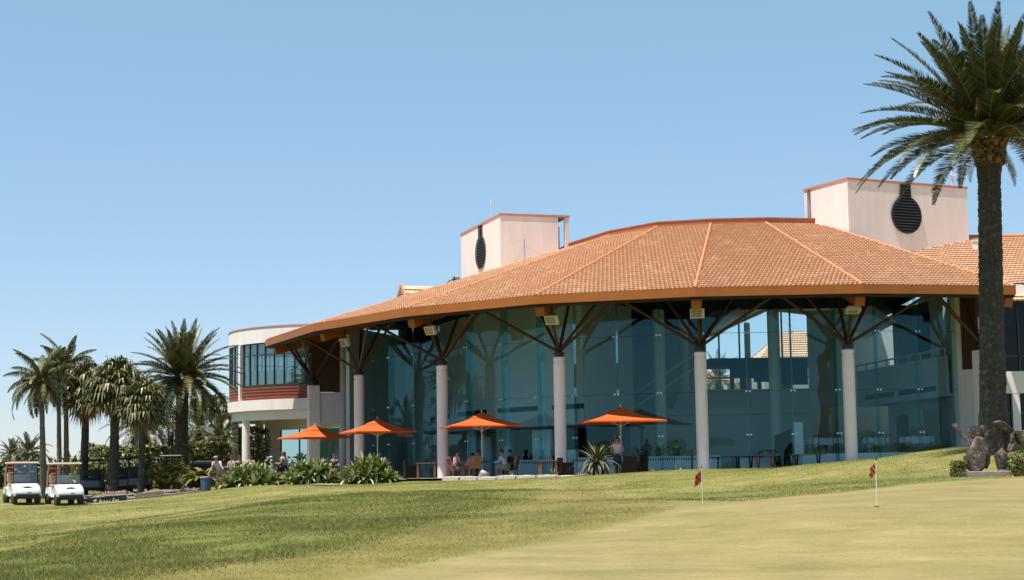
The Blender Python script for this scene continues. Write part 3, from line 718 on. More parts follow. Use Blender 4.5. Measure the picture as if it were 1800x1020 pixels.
mb = MB(); gwall(mb, -.1, 1.04, 2.6, 3.7, 8.78); CB(mb, 'gallery_wall', 'inshade')
mb = MB(); gwall(mb, .42, .78, 1.66, .88, 3.05, .03); CB(mb, 'wood_panel', 'inwood')
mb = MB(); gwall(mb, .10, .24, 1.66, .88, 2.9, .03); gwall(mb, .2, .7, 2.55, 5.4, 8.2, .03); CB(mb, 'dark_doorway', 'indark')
mb = MB(); gwall(mb, .27, .40, 1.64, .9, 2.2, .03); CB(mb, 'interior_screen', 'inwood')
for a_, r in ((-.30, 20), (-.22, 19), (-.25, 17.5), (-.12, 20.5), (-.05, 19.5), (.02, 18), (.2, 21), (.24, 20.3), (-.33, 18), (-.15, 17)):
    m = MB(); p = pol(r, a_, 8.765); m.lathe([(.06, 0), (.06, .03)], 10, p); CB(m, 'downlight', 'dot', roof)
# ---- end walls beside the glass
GL = pol(RG, ang(-1)); PL = pol(RC, ang(-1)); GRt = pol(RG, ang(5)); PR = pol(RC, ang(5))
for side, (g_, p_, i_) in enumerate(((GL, PL, -1), (GRt, PR, 5))):
    d = (p_ - g_); d.z = 0; dn = d.normalized(); nn = Vector((-dn.y, dn.x, 0)) * (1 if side else -1)      # nn points away from the glass
    m = MB()
    def strip(m, s0, s1, z0, z1, o0=-.1, o1=.16):
        a = g_ + dn * s0; b = g_ + dn * s1
        m.prism([(a.x + nn.x * o0, a.y + nn.y * o0), (b.x + nn.x * o0, b.y + nn.y * o0), (b.x + nn.x * o1, b.y + nn.y * o1), (a.x + nn.x * o1, a.y + nn.y * o1)], z0, z1)
    strip(m, -.35, .25, -.1, 8.6); strip(m, .253, 1.9 if not side else 1.5, -.1 if side else 3.2, 4.55 if side else 4.95, -.08, .14)
    m.box((p_.x, p_.y, 2.62), (.62, .62, 5.45), rz=math.atan2(dn.y, dn.x)); m.box((p_.x + nn.x * .35, p_.y + nn.y * .35, 6.5), (.4, .3, 3.4), rz=math.atan2(dn.y, dn.x))
    ew = CB(m, 'end_wall', 'wall')
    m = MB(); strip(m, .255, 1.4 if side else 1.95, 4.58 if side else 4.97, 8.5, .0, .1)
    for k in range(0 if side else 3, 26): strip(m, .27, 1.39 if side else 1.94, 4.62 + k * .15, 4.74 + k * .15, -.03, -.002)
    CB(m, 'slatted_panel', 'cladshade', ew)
    if side:
        m = MB(); strip(m, .45, 1.25, .95, 4.1, .3, .33); gwn = CB(m, 'window', 'darkglass', ew)
        m = MB()
        for q_ in (.45, .82, 1.21): strip(m, q_, q_ + .06, .95, 4.1, .335, .38)
        strip(m, .45, 1.27, 2.9, 2.98, .335, .37); strip(m, .45, 1.27, 4.06, 4.14, .335, .375); CB(m, 'window_frame', 'frame', gwn)
    m = MB(); m.lathe([(.2, 5.35), (.2, 5.5), (.26, 5.52), (.26, 5.6), (.1, 5.7)], 16, (p_.x, p_.y, 0)); cp = CB(m, 'cap', 'steel', ew, smooth=True)
    fan(i_, (1 if not side else -1,), ew)
    if side == 0:
        mm = MB()
        tp = pol(RC, ang(-1), 5.62); q_ = pol((RC + 1.7), ang(-1) + .03, 7.7); mm.tube([tp, q_], .085, 8); CB(mm, 'strut', 'strut', ew)
# ---- vent towers
def tower(corner, a_l, u_far_other, u_far_l, ztop, zbot, louvre_left, name):
    """corner: front vertical edge; a_l: outward angle of the louvred face"""
    n1 = Vector((math.sin(a_l), -math.cos(a_l), 0))
    if louvre_left: n2 = Vector((-n1.y, n1.x, 0)); 
    else: n2 = Vector((n1.y, -n1.x, 0))
    # louvred face runs from the corner along -n2 ; other face along -n1
    def solve(d, u):
        lo, hi = 0., 20.
        for _ in range(50):
            md = (lo + hi) / 2; p = corner + d * md
            rel = p - Vector((0, 0, EZ)); fw = rel.dot(FW); a = FPX * rel.x / fw; b = FPX * rel.dot(UP) / fw
            uu = 900 + a * CR - b * SR
            if (uu < u) == (u > 900 + (corner.x / corner.y) * FPX - 7): lo = md
            else: hi = md
        return lo
    L1 = solve(-n2, u_far_l); L2 = solve(-n1, u_far_other)
    return n1, n2, L1, L2
def proj(p):
    rel = Vector(p) - Vector((0, 0, EZ)); fw = rel.dot(FW); a = FPX * rel.x / fw; b = FPX * rel.dot(UP) / fw
    return 900 + a * CR - b * SR, 510 - (a * SR + b * CR)
def make_tower(uc, vc, Y, al, sgn, u_l, u_o, zb, name, lab):
    c = at(uc, vc, Y); zt = c.z
    n1 = Vector((math.sin(al), -math.cos(al), 0)); n2 = Vector((-n1.y, n1.x, 0)) * sgn
    def run(d, u):
        best = min((abs(proj(c + d * (k * .02))[0] - u), k * .02) for k in range(1, 700)); return best[1]
    L1 = run(-n2, u_l); L2 = run(-n1, u_o)
    base = Vector((c.x, c.y, zb)); cs = [base, base - n2 * L1, base - n2 * L1 - n1 * L2, base - n1 * L2]
    f2 = .84; m = MB(); T = .25
    # solid body stops short of the open corner at the far end of the plain face
    b0, b1 = base, base - n2 * L1; b2 = b1 - n1 * L2 * f2; b3 = base - n1 * L2 * f2
    m.prism([tuple(p[:2]) for p in (b0, b1, b2, b3)], zb, zt - .12)
    for q in (cs[3], cs[2]):
        qq = q + n1 * .12 + ((-n2) * .12 if q is cs[3] else n2 * .12); m.box((qq.x, qq.y, (zb + zt) / 2 - .06), (.24, .24, zt - zb - .13), rz=math.atan2(n1.y, n1.x))
    mid = (cs[3] + n1 * (L2 * .08)) - n2 * (L1 * .25); m.box((mid.x, mid.y, (zb + zt) / 2 - .3), (.08, L1 * .3, zt - zb - .5), rz=math.atan2(n1.y, n1.x))
    m.box((mid.x + n1.x * .4, mid.y + n1.y * .4, (zb + zt) / 2 - .6), (.08, L1 * .2, zt - zb - .9), rz=math.atan2(n1.y, n1.x))
    tw = CB(m, name, 'pinkwall')
    m = MB(); e = .04
    o = [cs[0] + n1 * e + n2 * e, cs[1] + n1 * e - n2 * e, cs[2] - n1 * e - n2 * e, cs[3] - n1 * e + n2 * e]
    m.prism([tuple(p[:2]) for p in o], zt - .117, zt); CB(m, 'coping', 'coping', tw)
    # round louvre with a slot rising to the coping
    cc = base - n2 * (L1 * .47); rr = .97; zc = zt - 1.78
    R3 = Matrix((n2, n1, Vector((0, 0, 1)))).transposed()
    def loc(x, y, z): return Vector((cc.x, cc.y, zc)) + n2 * x + n1 * y + Vector((0, 0, z))
    hw = .32; th0 = math.asin(hw / rr); outl = []
    for k in range(41):
        t = PI / 2 + th0 + (2 * PI - 2 * th0) * k / 40; outl.append((rr * math.cos(t), rr * math.sin(t)))
    outl += [(hw, zt - .16 - zc), (-hw, zt - .16 - zc)]
    m = MB(); m.extr([loc(x, .012, z) for x, z in outl], -n1 * .01)
    lv = CB(m, 'louvre', 'louvreback', tw, recalc=True)
    m = MB(); k = -rr + .07
    while k < zt - .2 - zc:
        hw_ = hw if k > rr * math.cos(th0) else math.sqrt(max(rr * rr - k * k, .01))
        m.add([loc(-hw_, .02, k + .06), loc(hw_, .02, k + .06), loc(hw_, .10, k - .02), loc(-hw_, .10, k - .02), loc(-hw_, .02, k + .035), loc(hw_, .02, k + .035), loc(hw_, .10, k - .045), loc(-hw_, .10, k - .045)], [(0, 1, 2, 3), (4, 7, 6, 5), (3, 2, 6, 7)]); k += .155
    CB(m, 'slat', 'louvre', lv)
    m = MB(); m.tube([loc(x, .06, z) for x, z in outl + [outl[0]]], .035, 6, cap=False); CB(m, 'louvre_rim', 'louvre', lv)
    return tw, c, n1, n2, L1, L2
tL, cL, n1L, n2L, L1L, L2L = make_tower(879, 375, 92.1, -1.26, 1, 810, 1000, 9.0, 'vent_tower', '')
tR, cR, n1R, n2R, L1R, L2R = make_tower(1489, 312, 82.4, .45, -1, 1699, 1413, 10.2, 'vent_tower', '')
# ---- curved left wing
WX, WY, WR = -9.3, 90.3, 6.55; WK = 1.115
def ZS(z): return .45 + (z - .45) * WK
def W2(x, y, z=0): return Vector((x * WK, y * WK, ZS(z)))
def wp(r, t, z=0.): return W2(WX + r * math.sin(t), WY - r * math.cos(t), z)
def arcband(m, r0, r1, t0, t1, z0, z1, n=28):
    for k in range(n):
        a, b = t0 + (t1 - t0) * k / n, t0 + (t1 - t0) * (k + 1) / n
        q = [wp(r0, a, z0), wp(r0, a, z1), wp(r1, a, z1), wp(r1, a, z0), wp(r0, b, z0), wp(r0, b, z1), wp(r1, b, z1), wp(r1, b, z0)]
        m.add(q, [(0, 4, 5, 1), (1, 5, 6, 2), (2, 6, 7, 3), (3, 7, 4, 0)] + ([(0, 1, 2, 3)] if k == 0 else []) + ([(4, 7, 6, 5)] if k == n - 1 else []))
T0, T1 = -2.7, -.19
m = MB(); arcband(m, WR + .02, WR - .3, T0, T1, 7.22, 8.02); arcband(m, WR + .12, WR - .8, T0, T1, 3.64, 4.195); arcband(m, WR - .12, WR - .8, T0, T1, 3.15, 3.635)
m.prism([tuple(wp(WR - .3, t)[:2]) for t in np.linspace(T0, T1, 24)] + [tuple(W2(-7.5, 97)[:2]), tuple(W2(-8, 97)[:2])], ZS(3.45), ZS(3.7))
m.prism([tuple(wp(WR - .31, t)[:2]) for t in np.linspace(T0, T1, 24)] + [tuple(W2(-7.5, 97)[:2]), tuple(W2(-8, 97)[:2])], ZS(7.5), ZS(7.7))
CW = CB(m, 'curved_wing', 'wall')
m = MB(); arcband(m, WR + .05, WR - .32, T0, T1, 8.023, 8.08); CB(m, 'coping', 'coping', CW)
m = MB(); 
for k in range(9): arcband(m, WR - .02 + .02 * (k % 2), WR - .1, T0, T1, 4.198 + k * .081, 4.198 + (k + 1) * .081 - .008)
CB(m, 'weatherboard', 'clad', CW)
m = MB(); arcband(m, WR - .06, WR - .065, T0, T1, 4.98, 7.2); CB(m, 'curved_window', 'winglass', CW)
fr = MB(); arcband(fr, WR + .0, WR - .1, T0, T1, 4.93, 5.0); arcband(fr, WR + .0, WR - .1, T0, T1, 7.15, 7.217); arcband(fr, WR - .01, WR - .09, T0, T1, 6.55, 6.61)
for k in range(26):
    t = T0 + (T1 - T0) * (k + .5) / 26; a = wp(WR - .05, t); fr.box((a.x, a.y, ZS(6.08)), (.065, .1, 2.14 * WK), rz=t)
CB(fr, 'window_frame', 'frame', CW)
m = MB(); arcband(m, WR - .15, WR - .18, T0, T1, 5.0, 5.75); CB(m, 'frosted_sill_panel', 'inwall', CW)
for t in (-.95,):
    m = MB(); a = wp(WR + .03, t); m.box((a.x, a.y, ZS(5.71)), (.24, .2, 3.0 * WK), rz=t); CB(m, 'window_pier', 'wall', CW)
for t in (-1.45, -.95, -.4): 
    if t == -.4: continue
    m = MB(); a = wp(WR - .3, t); m.lathe([(.24, -.6), (.24, ZS(3.15))], 20, (a.x, a.y, 0)); CB(m, 'column', 'wall', CW, smooth=True)
for (u, Y, w_) in ((456, 103, .5), (487, 102, .55)):
    m = MB(); p = atz(u, Y, 1.5); m.box((p.x, p.y, 1.6), (w_, .35, 4.2)); CB(m, 'pier', 'wall', CW)
m = MB(); p = atz(465, 102.6, 2); q = atz(480, 102.6, 2); m.prism([(p.x, 102.6), (q.x, 102.6), (q.x, 102.75), (p.x, 102.75)], 1.4, 3.6); CB(m, 'roller_blind', 'wall', CW)
# inner back wall of the upper wing room and lower glass doors
m = MB(); p = atz(492, 101.5, 1); q = atz(600, 96.5, 1); wall(m, p, q, 3.0, 3.82, .2); CB(m, 'lintel', 'wall', CW)
m = MB(); wall(m, p + Vector((0, .1, 0)), q + Vector((0, .1, 0)), -.1, 3.0, .02); CB(m, 'lower_glazing', 'glass', CW)
m = MB()
for s in (.02, .33, .6, .98):
    c = p.lerp(q, s); m.box((c.x, c.y + .05, 1.45), (.09, .12, 3.1))
CB(m, 'door_frame', 'frame', CW)
m = MB(); m.box((-11.2, 106, 1.6), (3.4, .2, 3.2)); m.box((-9.2, 107.6, 6.1), (5.6, .2, 4.3)); CB(m, 'rear_partition', 'inwall', CW)
m = MB(); m.box((-12.8, 105, 7.0), (1.2, .15, 1.0)); m.box((-10.8, 103.7, 7.5), (.1, 2.2, .9)); CB(m, 'room_screen', 'inwhite', CW)
# blue notice on the pilaster
# ---- right wing
m = MB(); RWY = 72.9
WX0, WX1 = 20.95, 36.
m.box(((WX0 + WX1) / 2, RWY + 2.2, 4.05), (WX1 - WX0, .3, .95)); m.box(((WX0 + WX1) / 2, RWY + .6, 3.95), (WX1 - WX0, .3, 1.0))
m.box(((WX0 + 2 + WX1) / 2, RWY + .55, 8.05), (WX1 - WX0 - 2, .3, .7)); m.box((WX0 + .5, RWY + .6, 5.7), (.7, .28, 2.5)); m.box((WX0 + .45, RWY + .6, 1.7), (.5, .28, 3.5))
m.box((WX0 + 1.9, RWY + .6, 1.7), (.35, .28, 3.5)); m.box(((WX0 + WX1) / 2, RWY + 3.2, 4.6), (WX1 - WX0, .2, .2)); m.box((WX0 + .16, RWY + 2.3, 5.9), (.3, 3, 5.))
RW = CB(m, 'side_wing', 'wall')
m = MB(); m.box(((WX0 + .9 + WX1) / 2, RWY + .66, 5.95), (WX1 - WX0 - 1, .04, 3.0)); CB(m, 'upper_window', 'darkglass', RW)
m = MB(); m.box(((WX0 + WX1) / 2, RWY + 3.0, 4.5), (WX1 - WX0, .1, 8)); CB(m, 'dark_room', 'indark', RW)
m = MB(); m.box(((WX0 + .9 + WX1) / 2, RWY + .68, 1.95), (WX1 - WX0 - 1, .04, 3.0)); CB(m, 'lower_window', 'darkglass', RW)
m = MB(); x = WX0 + .72
while x < WX1: m.box((x, RWY + .62, 1.95), (.08, .12, 3.02)); m.box((x + .3, RWY + .62, 5.95), (.08, .12, 2.98)); x += 1.16
m.box(((WX0 + .7 + WX1) / 2, RWY + .61, 2.55), (WX1 - WX0 - .9, .1, .08)); m.box(((WX0 + .7 + WX1) / 2, RWY + .61, 5.15), (WX1 - WX0 - .9, .1, .08)); CB(m, 'window_frame', 'frame', RW)
m = MB(); m.box((WX0 + 1.55, RWY + .3, 6.5), (.0001 + .04, .02, .02)); 
m = MB(); tile_panel(m, (WX0 + .9, RWY - .5, 7.55), (WX1, RWY - .5, 7.55), (WX1, RWY + .42, 7.95), (WX0 + .9, RWY + .42, 7.95)); CB(m, 'lower_eave', 'tile', RW)
ez_, rzr = 9.55, 12.35
e0 = at(1508, 417, 84.5)
m = MB(); tile_panel(m, (17.0, 78.2, 8.8), (40, 74.2, 8.8), (40, 84.5, 12.2), (14.5, 88.0, 12.55)); CB(m, 'roof', 'tile', RW)
m = MB(); m.tube([(14.5, 88., 12.65), (40, 84.5, 12.3)], .11, 8); m.beam((25.2, 76.72, 8.7), (40, 74.1, 8.7), .1, .16); CB(m, 'ridge_cap', 'hip', RW)
m = MB(); wall(m, (25.2, 76.95), (40, 74.4), 7.4, 8.62, .2); CB(m, 'parapet', 'wall', RW)
# small gable vent behind the roof on the left
ga = at(705, 503, 96.); gb = ga + Vector((2.4, .9, 0)); dd = Vector((gb.x - ga.x, gb.y - ga.y, 0)).normalized(); ss = Vector((dd.y, -dd.x, 0))
m = MB(); hw = .95; hh = .85
A1 = ga + ss * hw - Vector((0, 0, hh)); A2 = ga - ss * hw - Vector((0, 0, hh)); B1 = A1 + (gb - ga); B2 = A2 + (gb - ga)
for P_, Q_, Rr, S_ in ((A1, B1, gb, ga), (B2, A2, ga, gb)): tile_panel(m, P_, Q_, Rr, S_)
gv = CB(m, 'gable_vent', 'tile')
m = MB(); m.add([ga + dd * .06, A1 + dd * .06, A2 + dd * .06], [(0, 1, 2)]); m.prism([tuple((A1 + dd * .08)[:2]), tuple(B1[:2]), tuple(B2[:2]), tuple((A2 + dd * .08)[:2])], 7.9, A1.z - .02); CB(m, 'gable_void', 'louvreback', gv)
m = MB(); 
for P_, Q_ in ((ga, A1), (ga, A2)): m.beam(P_ + Vector((0, 0, .05)), Q_ + Vector((0, 0, .05)), .1, .22)
CB(m, 'bargeboard', 'coping', gv)
m = MB()
for k in range(4):
    c = ga.lerp((A1 + A2) / 2, .35 + .17 * k); ww = hw * (.35 + .17 * k) * .8; m.beam(c - ss * ww, c + ss * ww, .04, .04)
CB(m, 'slat', 'pole', gv)

# ------------------------------------------------------------------ vegetation
def frond(mb, base, az, el, L, droop, wl, n, r, hang=0., lw=.04, mi=0, rmi=1, rr=.022, vee=.5, twist=0.):
    """pinnate leaf: curved rachis with two rows of narrow leaflets"""
    P = Vector(base); seg = 14; pts = [P.copy()]; dirs = []; e = el
    ha = Vector((math.cos(az), math.sin(az), 0)); az2 = az
    for k in range(seg):
        t = (k + .5) / seg
        e = el - droop * t ** 1.25
        az2 = az + twist * t
        d = Vector((math.cos(az2) * math.cos(e), math.sin(az2) * math.cos(e), math.sin(e)))
        P = P + d * (L / seg); pts.append(P.copy()); dirs.append(d)
    mb.tube(pts[::2] + ([pts[-1]] if seg % 2 else []), [rr * (1 - .85 * i / (len(pts[::2]) - 1)) for i in range(len(pts[::2]))], 4, mi=rmi, cap=False)
    vs = []; fs = []
    for k in range(n):
        t = .10 + .90 * (k + r.random() * .6) / n
        if t > .995: t = .995
        f = t * seg; i = min(int(f), seg - 1); p = pts[i].lerp(pts[i + 1], f - i); d = dirs[i]
        sd = d.cross(Vector((0, 0, 1)))
        if sd.length < .05: sd = Vector((-math.sin(az), math.cos(az), 0))
        sd.normalize(); up = sd.cross(d)
        prof = min(1., .35 + 2.6 * t) * (1. if t < .5 else 1 - .84 * ((t - .5) / .5) ** 1.5)
        ll = wl * prof * (.85 + .3 * r.random())
        for s in (-1, 1):
            fwd = .55 + .5 * t + r.uniform(-.12, .12)
            dd = (sd * s + d * fwd + up * (vee * (.6 + .5 * r.random())) + Vector((0, 0, -hang * (.6 + .8 * r.random())))).normalized()
            tip = p + dd * ll; w = d * (lw * (.7 + .6 * r.random())) * .5
            if hang > .3:
                midp = p + (sd * s + d * fwd * .8).normalized() * ll * .35
                k0 = len(vs); vs += [p - w, p + w, midp + w, midp - w, midp + Vector((0, 0, -1)) * ll * .6 + d * ll * .12 + sd * s * ll * .12]
                fs += [(k0, k0 + 1, k0 + 2, k0 + 3), (k0 + 3, k0 + 2, k0 + 4)]
            else:
                mid = p + dd * ll * .45; k0 = len(vs); vs += [p - w * .6, p + w * .6, mid + w, tip, mid - w]; fs.append((k0, k0 + 1, k0 + 2, k0 + 3, k0 + 4))
    mb.add(vs, fs, mi)
def trunk(mb, p0, p1, r0, r1, rings, n, r, flare=1.5, jit=.06, bulge=0.):
    p0, p1 = Vector(p0), Vector(p1); k0 = len(mb.v); fs = []
    for i in range(rings + 1):
        t = i / rings; c = p0.lerp(p1, t); rad = r0 + (r1 - r0) * t + (flare - 1) * r0 * math.exp(-t * 9) + bulge * max(0, (t - .86) / .14) ** 1.2
        rad *= 1 + r.uniform(-.03, .03)
        for j in range(n):
            a = 2 * PI * (j + (.5 if i % 2 else 0)) / n; q = rad * (1 + r.uniform(-jit, jit)); mb.v.append((c.x + q * math.cos(a), c.y + q * math.sin(a), c.z + r.uniform(-.02, .02)))
        if i:
            for j in range(n): a = k0 + (i - 1) * n + j; b = k0 + (i - 1) * n + (j + 1) % n; fs.append((a, b, b + n, a + n))
    fs.append(tuple(range(len(mb.v) - n, len(mb.v)))); mb.f.extend(fs); mb.m.extend([0] * len(fs))
def stubs(mb, p0, p1, r0, r1, rows, per, ln, wd, r, lift=.9, bulge=0., t0=0., t1=1.):
    p0, p1 = Vector(p0), Vector(p1)
    for i in range(rows):
        t = t0 + (t1 - t0) * (i + .5) / rows; c = p0.lerp(p1, t); rad = r0 + (r1 - r0) * t + bulge * max(0, (t - .86) / .14) ** 1.2
        for j in range(per):
            a = 2 * PI * (j + (.5 if i % 2 else 0) + r.uniform(-.15, .15)) / per
            o = Vector((math.cos(a), math.sin(a), 0)); s = Vector((-o.y, o.x, 0)); q = c + o * (rad * .96)
            L = ln * r.uniform(.3, 1.35); t_ = r.uniform(-.04, .04); q = q + Vector((0, 0, t_)); e = q + o * L * (1 - lift * .6) + Vector((0, 0, L * lift)); w = wd * r.uniform(.7, 1.1)
            th = Vector((0, 0, .04))
            mb.add([q - s * w - th, q + s * w - th, e + s * w * .6, e - s * w * .6, q + o * .01 + Vector((0, 0, L * .55)) - s * w, q + o * .01 + Vector((0, 0, L * .55)) + s * w], [(0, 1, 2, 3), (3, 2, 5, 4), (0, 3, 4), (1, 5, 2)])
def phoenix(name, label, base, top, tr, nf, L, wl, nl, seed, group=None, fmat='frond', el_lo=-35, drp=(1.0, 1.7), flare=1.4, cat='palm tree', skirt=True, lw=.045, stub=True, tmat='bark', big=False):
    r = random.Random(seed); base = Vector(base); tp = Vector(top) - base
    t = thing(name, label, cat, base, group=group)
    m = MB(); trunk(m, (0, 0, -.3), tp, tr, tr * .86, max(12, int(tp.z * 6)), 20, r, flare, .05, tr * .35)
    if stub: stubs(m, (0, 0, .4), tp, tr, tr * .86, int(tp.z * (10 if big else 7)), 17 if big else 12, .085, .055, r, bulge=tr * .35, t1=.93)
    m.build('trunk', tmat, t)
    if skirt:
        m = MB(); stubs(m, tp - Vector((0, 0, tr * 2.2)), tp + Vector((0, 0, tr * .3)), tr * 1.12, tr * 1.5, 9, 15, .17, .09, r, .75)
        m.build('leaf_bases', 'scale', t)
    m = MB(); dm = MB()
    for k in range(nf):
        q = k / (nf - 1)
        el = R_(86 - (86 - el_lo) * q ** .82) + r.uniform(-.09, .09); az = k * 2.39996 + r.uniform(-.2, .2)
        d = drp[0] + (drp[1] - drp[0]) * q; d *= r.uniform(.7, 1.2)
        if el > R_(55): d *= .55
        frond(m, tp + Vector((math.cos(az), math.sin(az), 0)) * tr * .55 + Vector((0, 0, tr * .5 * (1 - q))), az, el, L * r.uniform(.85, 1.08) * (.92 + .08 * min(1, q * 3)), d, wl, nl, r, .05, lw, vee=.45, twist=r.uniform(-.25, .25))
    m.build('crown', [fmat, 'rachis'], t)
    return t, tp, r
def fanpalm(name, label, base, top, tr, nf, Lp, Lf, seed, group=None, dead=14, tmat='bark', flare=1.3, fm='frondlite', stub=False, lo=-38):
    r = random.Random(seed); base = Vector(base); tp = Vector(top) - base
    t = thing(name, label, 'palm tree', base, group=group)
    m = MB(); trunk(m, (0, 0, -.3), tp, tr, tr * .82, max(10, int(tp.z * 6)), 12, r, flare, .06)
    if stub: stubs(m, (0, 0, .3), tp, tr, tr * .82, int(tp.z * 6), 9, .12, .06, r)
    m.build('trunk', tmat, t)
    def leaf(m, az, el, Lp, Lf, n=17, sag=.45):
        d = Vector((math.cos(az) * math.cos(el), math.sin(az) * math.cos(el), math.sin(el)))
        h = tp + d * Lp * r.uniform(.7, 1.1); h.z -= .12 * Lp * math.cos(el)
        m.tube([tp, tp.lerp(h, .5) + Vector((0, 0, .05 * Lp)), h], [.02, .016, .012], 4, mi=1, cap=False)
        sd = d.cross(Vector((0, 0, 1)));
        if sd.length < .05: sd = Vector((1, 0, 0))
        sd.normalize(); nn = sd.cross(d); vs = []; fs = []
        for i in range(n):
            a = (i / (n - 1) - .5) * 2 * 2.1 + r.uniform(-.06, .06)
            q = (d * math.cos(a) + sd * math.sin(a)).normalized(); ll = Lf * (1 - .25 * abs(a) / 2.1) * r.uniform(.85, 1.1); w = (d * -math.sin(a) + sd * math.cos(a)) * Lf * .055
            mid = h + q * ll * .6 + nn * .06 * Lf; tip = h + q * ll * .93 - Vector((0, 0, 1)) * ll * sag * r.uniform(.5, 1.3)
            k0 = len(vs); vs += [h, mid + w, tip, mid - w]; fs.append((k0, k0 + 1, k0 + 2, k0 + 3))
        m.add(vs, fs, 0)
    m = MB()
    for k in range(nf):
        q = k / (nf - 1); leaf(m, k * 2.39996 + r.uniform(-.2, .2), R_(80 - (80 - lo) * q) + r.uniform(-.1, .1), Lp, Lf)
    m.build('crown', [fm, 'rachis'], t)
    if dead:
        m = MB()
        for k in range(dead): leaf(m, k * 2.39996 + 1, R_(-62) + r.uniform(-.2, .15), Lp * .7, Lf * .75, 11, .8)
        m.build('dead_skirt', ['deadfrond', 'deadfrond'], t)
    return t
def G(u, v, Y): p = at(u, v, Y); return Vector((p.x, p.y, p.z))
def onground(u, Y):
    p = atz(u, Y, 0); z = gz(p.x, Y); p = atz(u, Y, z); return Vector((p.x, Y, gz(p.x, Y)))
# the big palm in front of the clubhouse
bp = onground(1747, 54.); tpp = at(1738, 246, 54.)
t, tp, r = phoenix('palm_tree', 'tall date palm with thick dark trunk rising right behind the stone sculpture', bp, tpp, .42, 104, 4.6, .56, 96, 3, el_lo=3, drp=(.42, 1.12), flare=1.5, lw=.05, big=True)
m = MB()
for k in range(26):
    a = r.uniform(0, 2 * PI); q = tp + Vector((math.cos(a) * .4, math.sin(a) * .4, .25)); e = q + Vector((math.cos(a) * r.uniform(.3, .8), math.sin(a) * r.uniform(.3, .8), r.uniform(.5, 1.4)))
    m.tube([q, q.lerp(e, .6) + Vector((0, 0, .2)), e + Vector((math.cos(a) * .15, math.sin(a) * .15, -.3))], [.03, .025, .01], 4)
    for b in range(8): m.tube([e - Vector((0, 0, .06 * b - .2)), e + Vector((r.uniform(-.15, .15), r.uniform(-.15, .15), -.35 - .05 * b))], .012, 3, cap=False)
m.build('fruit_stalks', 'orangestem', t)
m = MB()
for k in range(5): frond(m, tp + Vector((0, 0, -.1)), k * 2.4 + .4, R_(-25), 1.9, 1.2, .35, 34, r, .2, .035, vee=.1)
m.build('dry_fronds', ['deadfrond', 'deadfrond'], t)
# palms on the left
PG = 'palms beside the cart park'
phoenix('palm_tree', 'broad feathery date palm with bulging neck nearest the curved white wing', onground(317, 86), at(321, 668, 86), .36, 86, 3.3, .44, 66, 5, PG, 'frondlite', -24, (.6, 1.3), 1.2, lw=.055)
phoenix('palm_tree', 'low dark date palm drooping behind the fan palm trunks', onground(256, 92), at(252, 752, 92), .3, 44, 2.5, .38, 36, 6, PG, 'frond', -45, (1.1, 1.9), 1.2, lw=.05)
fanpalm('palm_tree', 'fan palm with shaggy dead skirt on a tapering grey trunk behind the nearer cart', onground(146, 80), at(152, 690, 80), .21, 64, 1.05, .95, 21, PG, 20, 'bark', 1.35, 'frondlite')
fanpalm('palm_tree', 'fan palm with straight near black trunk left of the short fan palm', onground(199, 77.5), at(203, 684, 77.5), .25, 64, 1.05, .95, 22, PG, 12, 'bark', 1.1, 'frondlite')
fanpalm('palm_tree', 'shorter fan palm with slim dark trunk beside the round yellow green bush', onground(247, 76.5), at(252, 712, 76.5), .17, 60, .95, .85, 23, PG, 12, 'bark', 1.1, 'frondlite')
def queen(label, base, top, tr, seed, L=2.35):
    r = random.Random(seed); tp = Vector(top) - Vector(base); t = thing('palm_tree', label, 'palm tree', base, group=PG)
    m = MB(); trunk(m, (0, 0, -.3), tp, tr, tr * .62, int(tp.z * 5), 10, r, 1.35, .03); m.build('trunk', 'barkgrey', t)
    m = MB(); 
    for k in range(26):
        q = k / 25; frond(m, tp, k * 2.39996 + seed, R_(80 - 100 * q), L * r.uniform(.8, 1.1), 1.0 + 1.0 * q, .52, 72, r, .75, .034, twist=r.uniform(-.3, .3))
    m.build('crown', ['frondlite', 'rachis'], t)
    m = MB()
    for k in range(5): frond(m, tp - Vector((0, 0, .1)), k * 2.4 + 1, R_(-30), L * .6, .9, .4, 24, r, .6, .03)
    m.build('dry_fronds', ['deadfrond', 'deadfrond'], t)
queen('leftmost slender palm with drooping feathery fronds between the two white carts', onground(77, 77.5), at(73, 672, 77.5), .165, 1)
queen('middle slender palm with thin grey trunk behind the nearer cart roof', onground(105, 84), at(103, 672, 84), .15, 2)
queen('tallest slender palm with highest fronds and thin grey trunk near the fan palms', onground(117, 84.5), at(116, 650, 84.5), .16, 3)
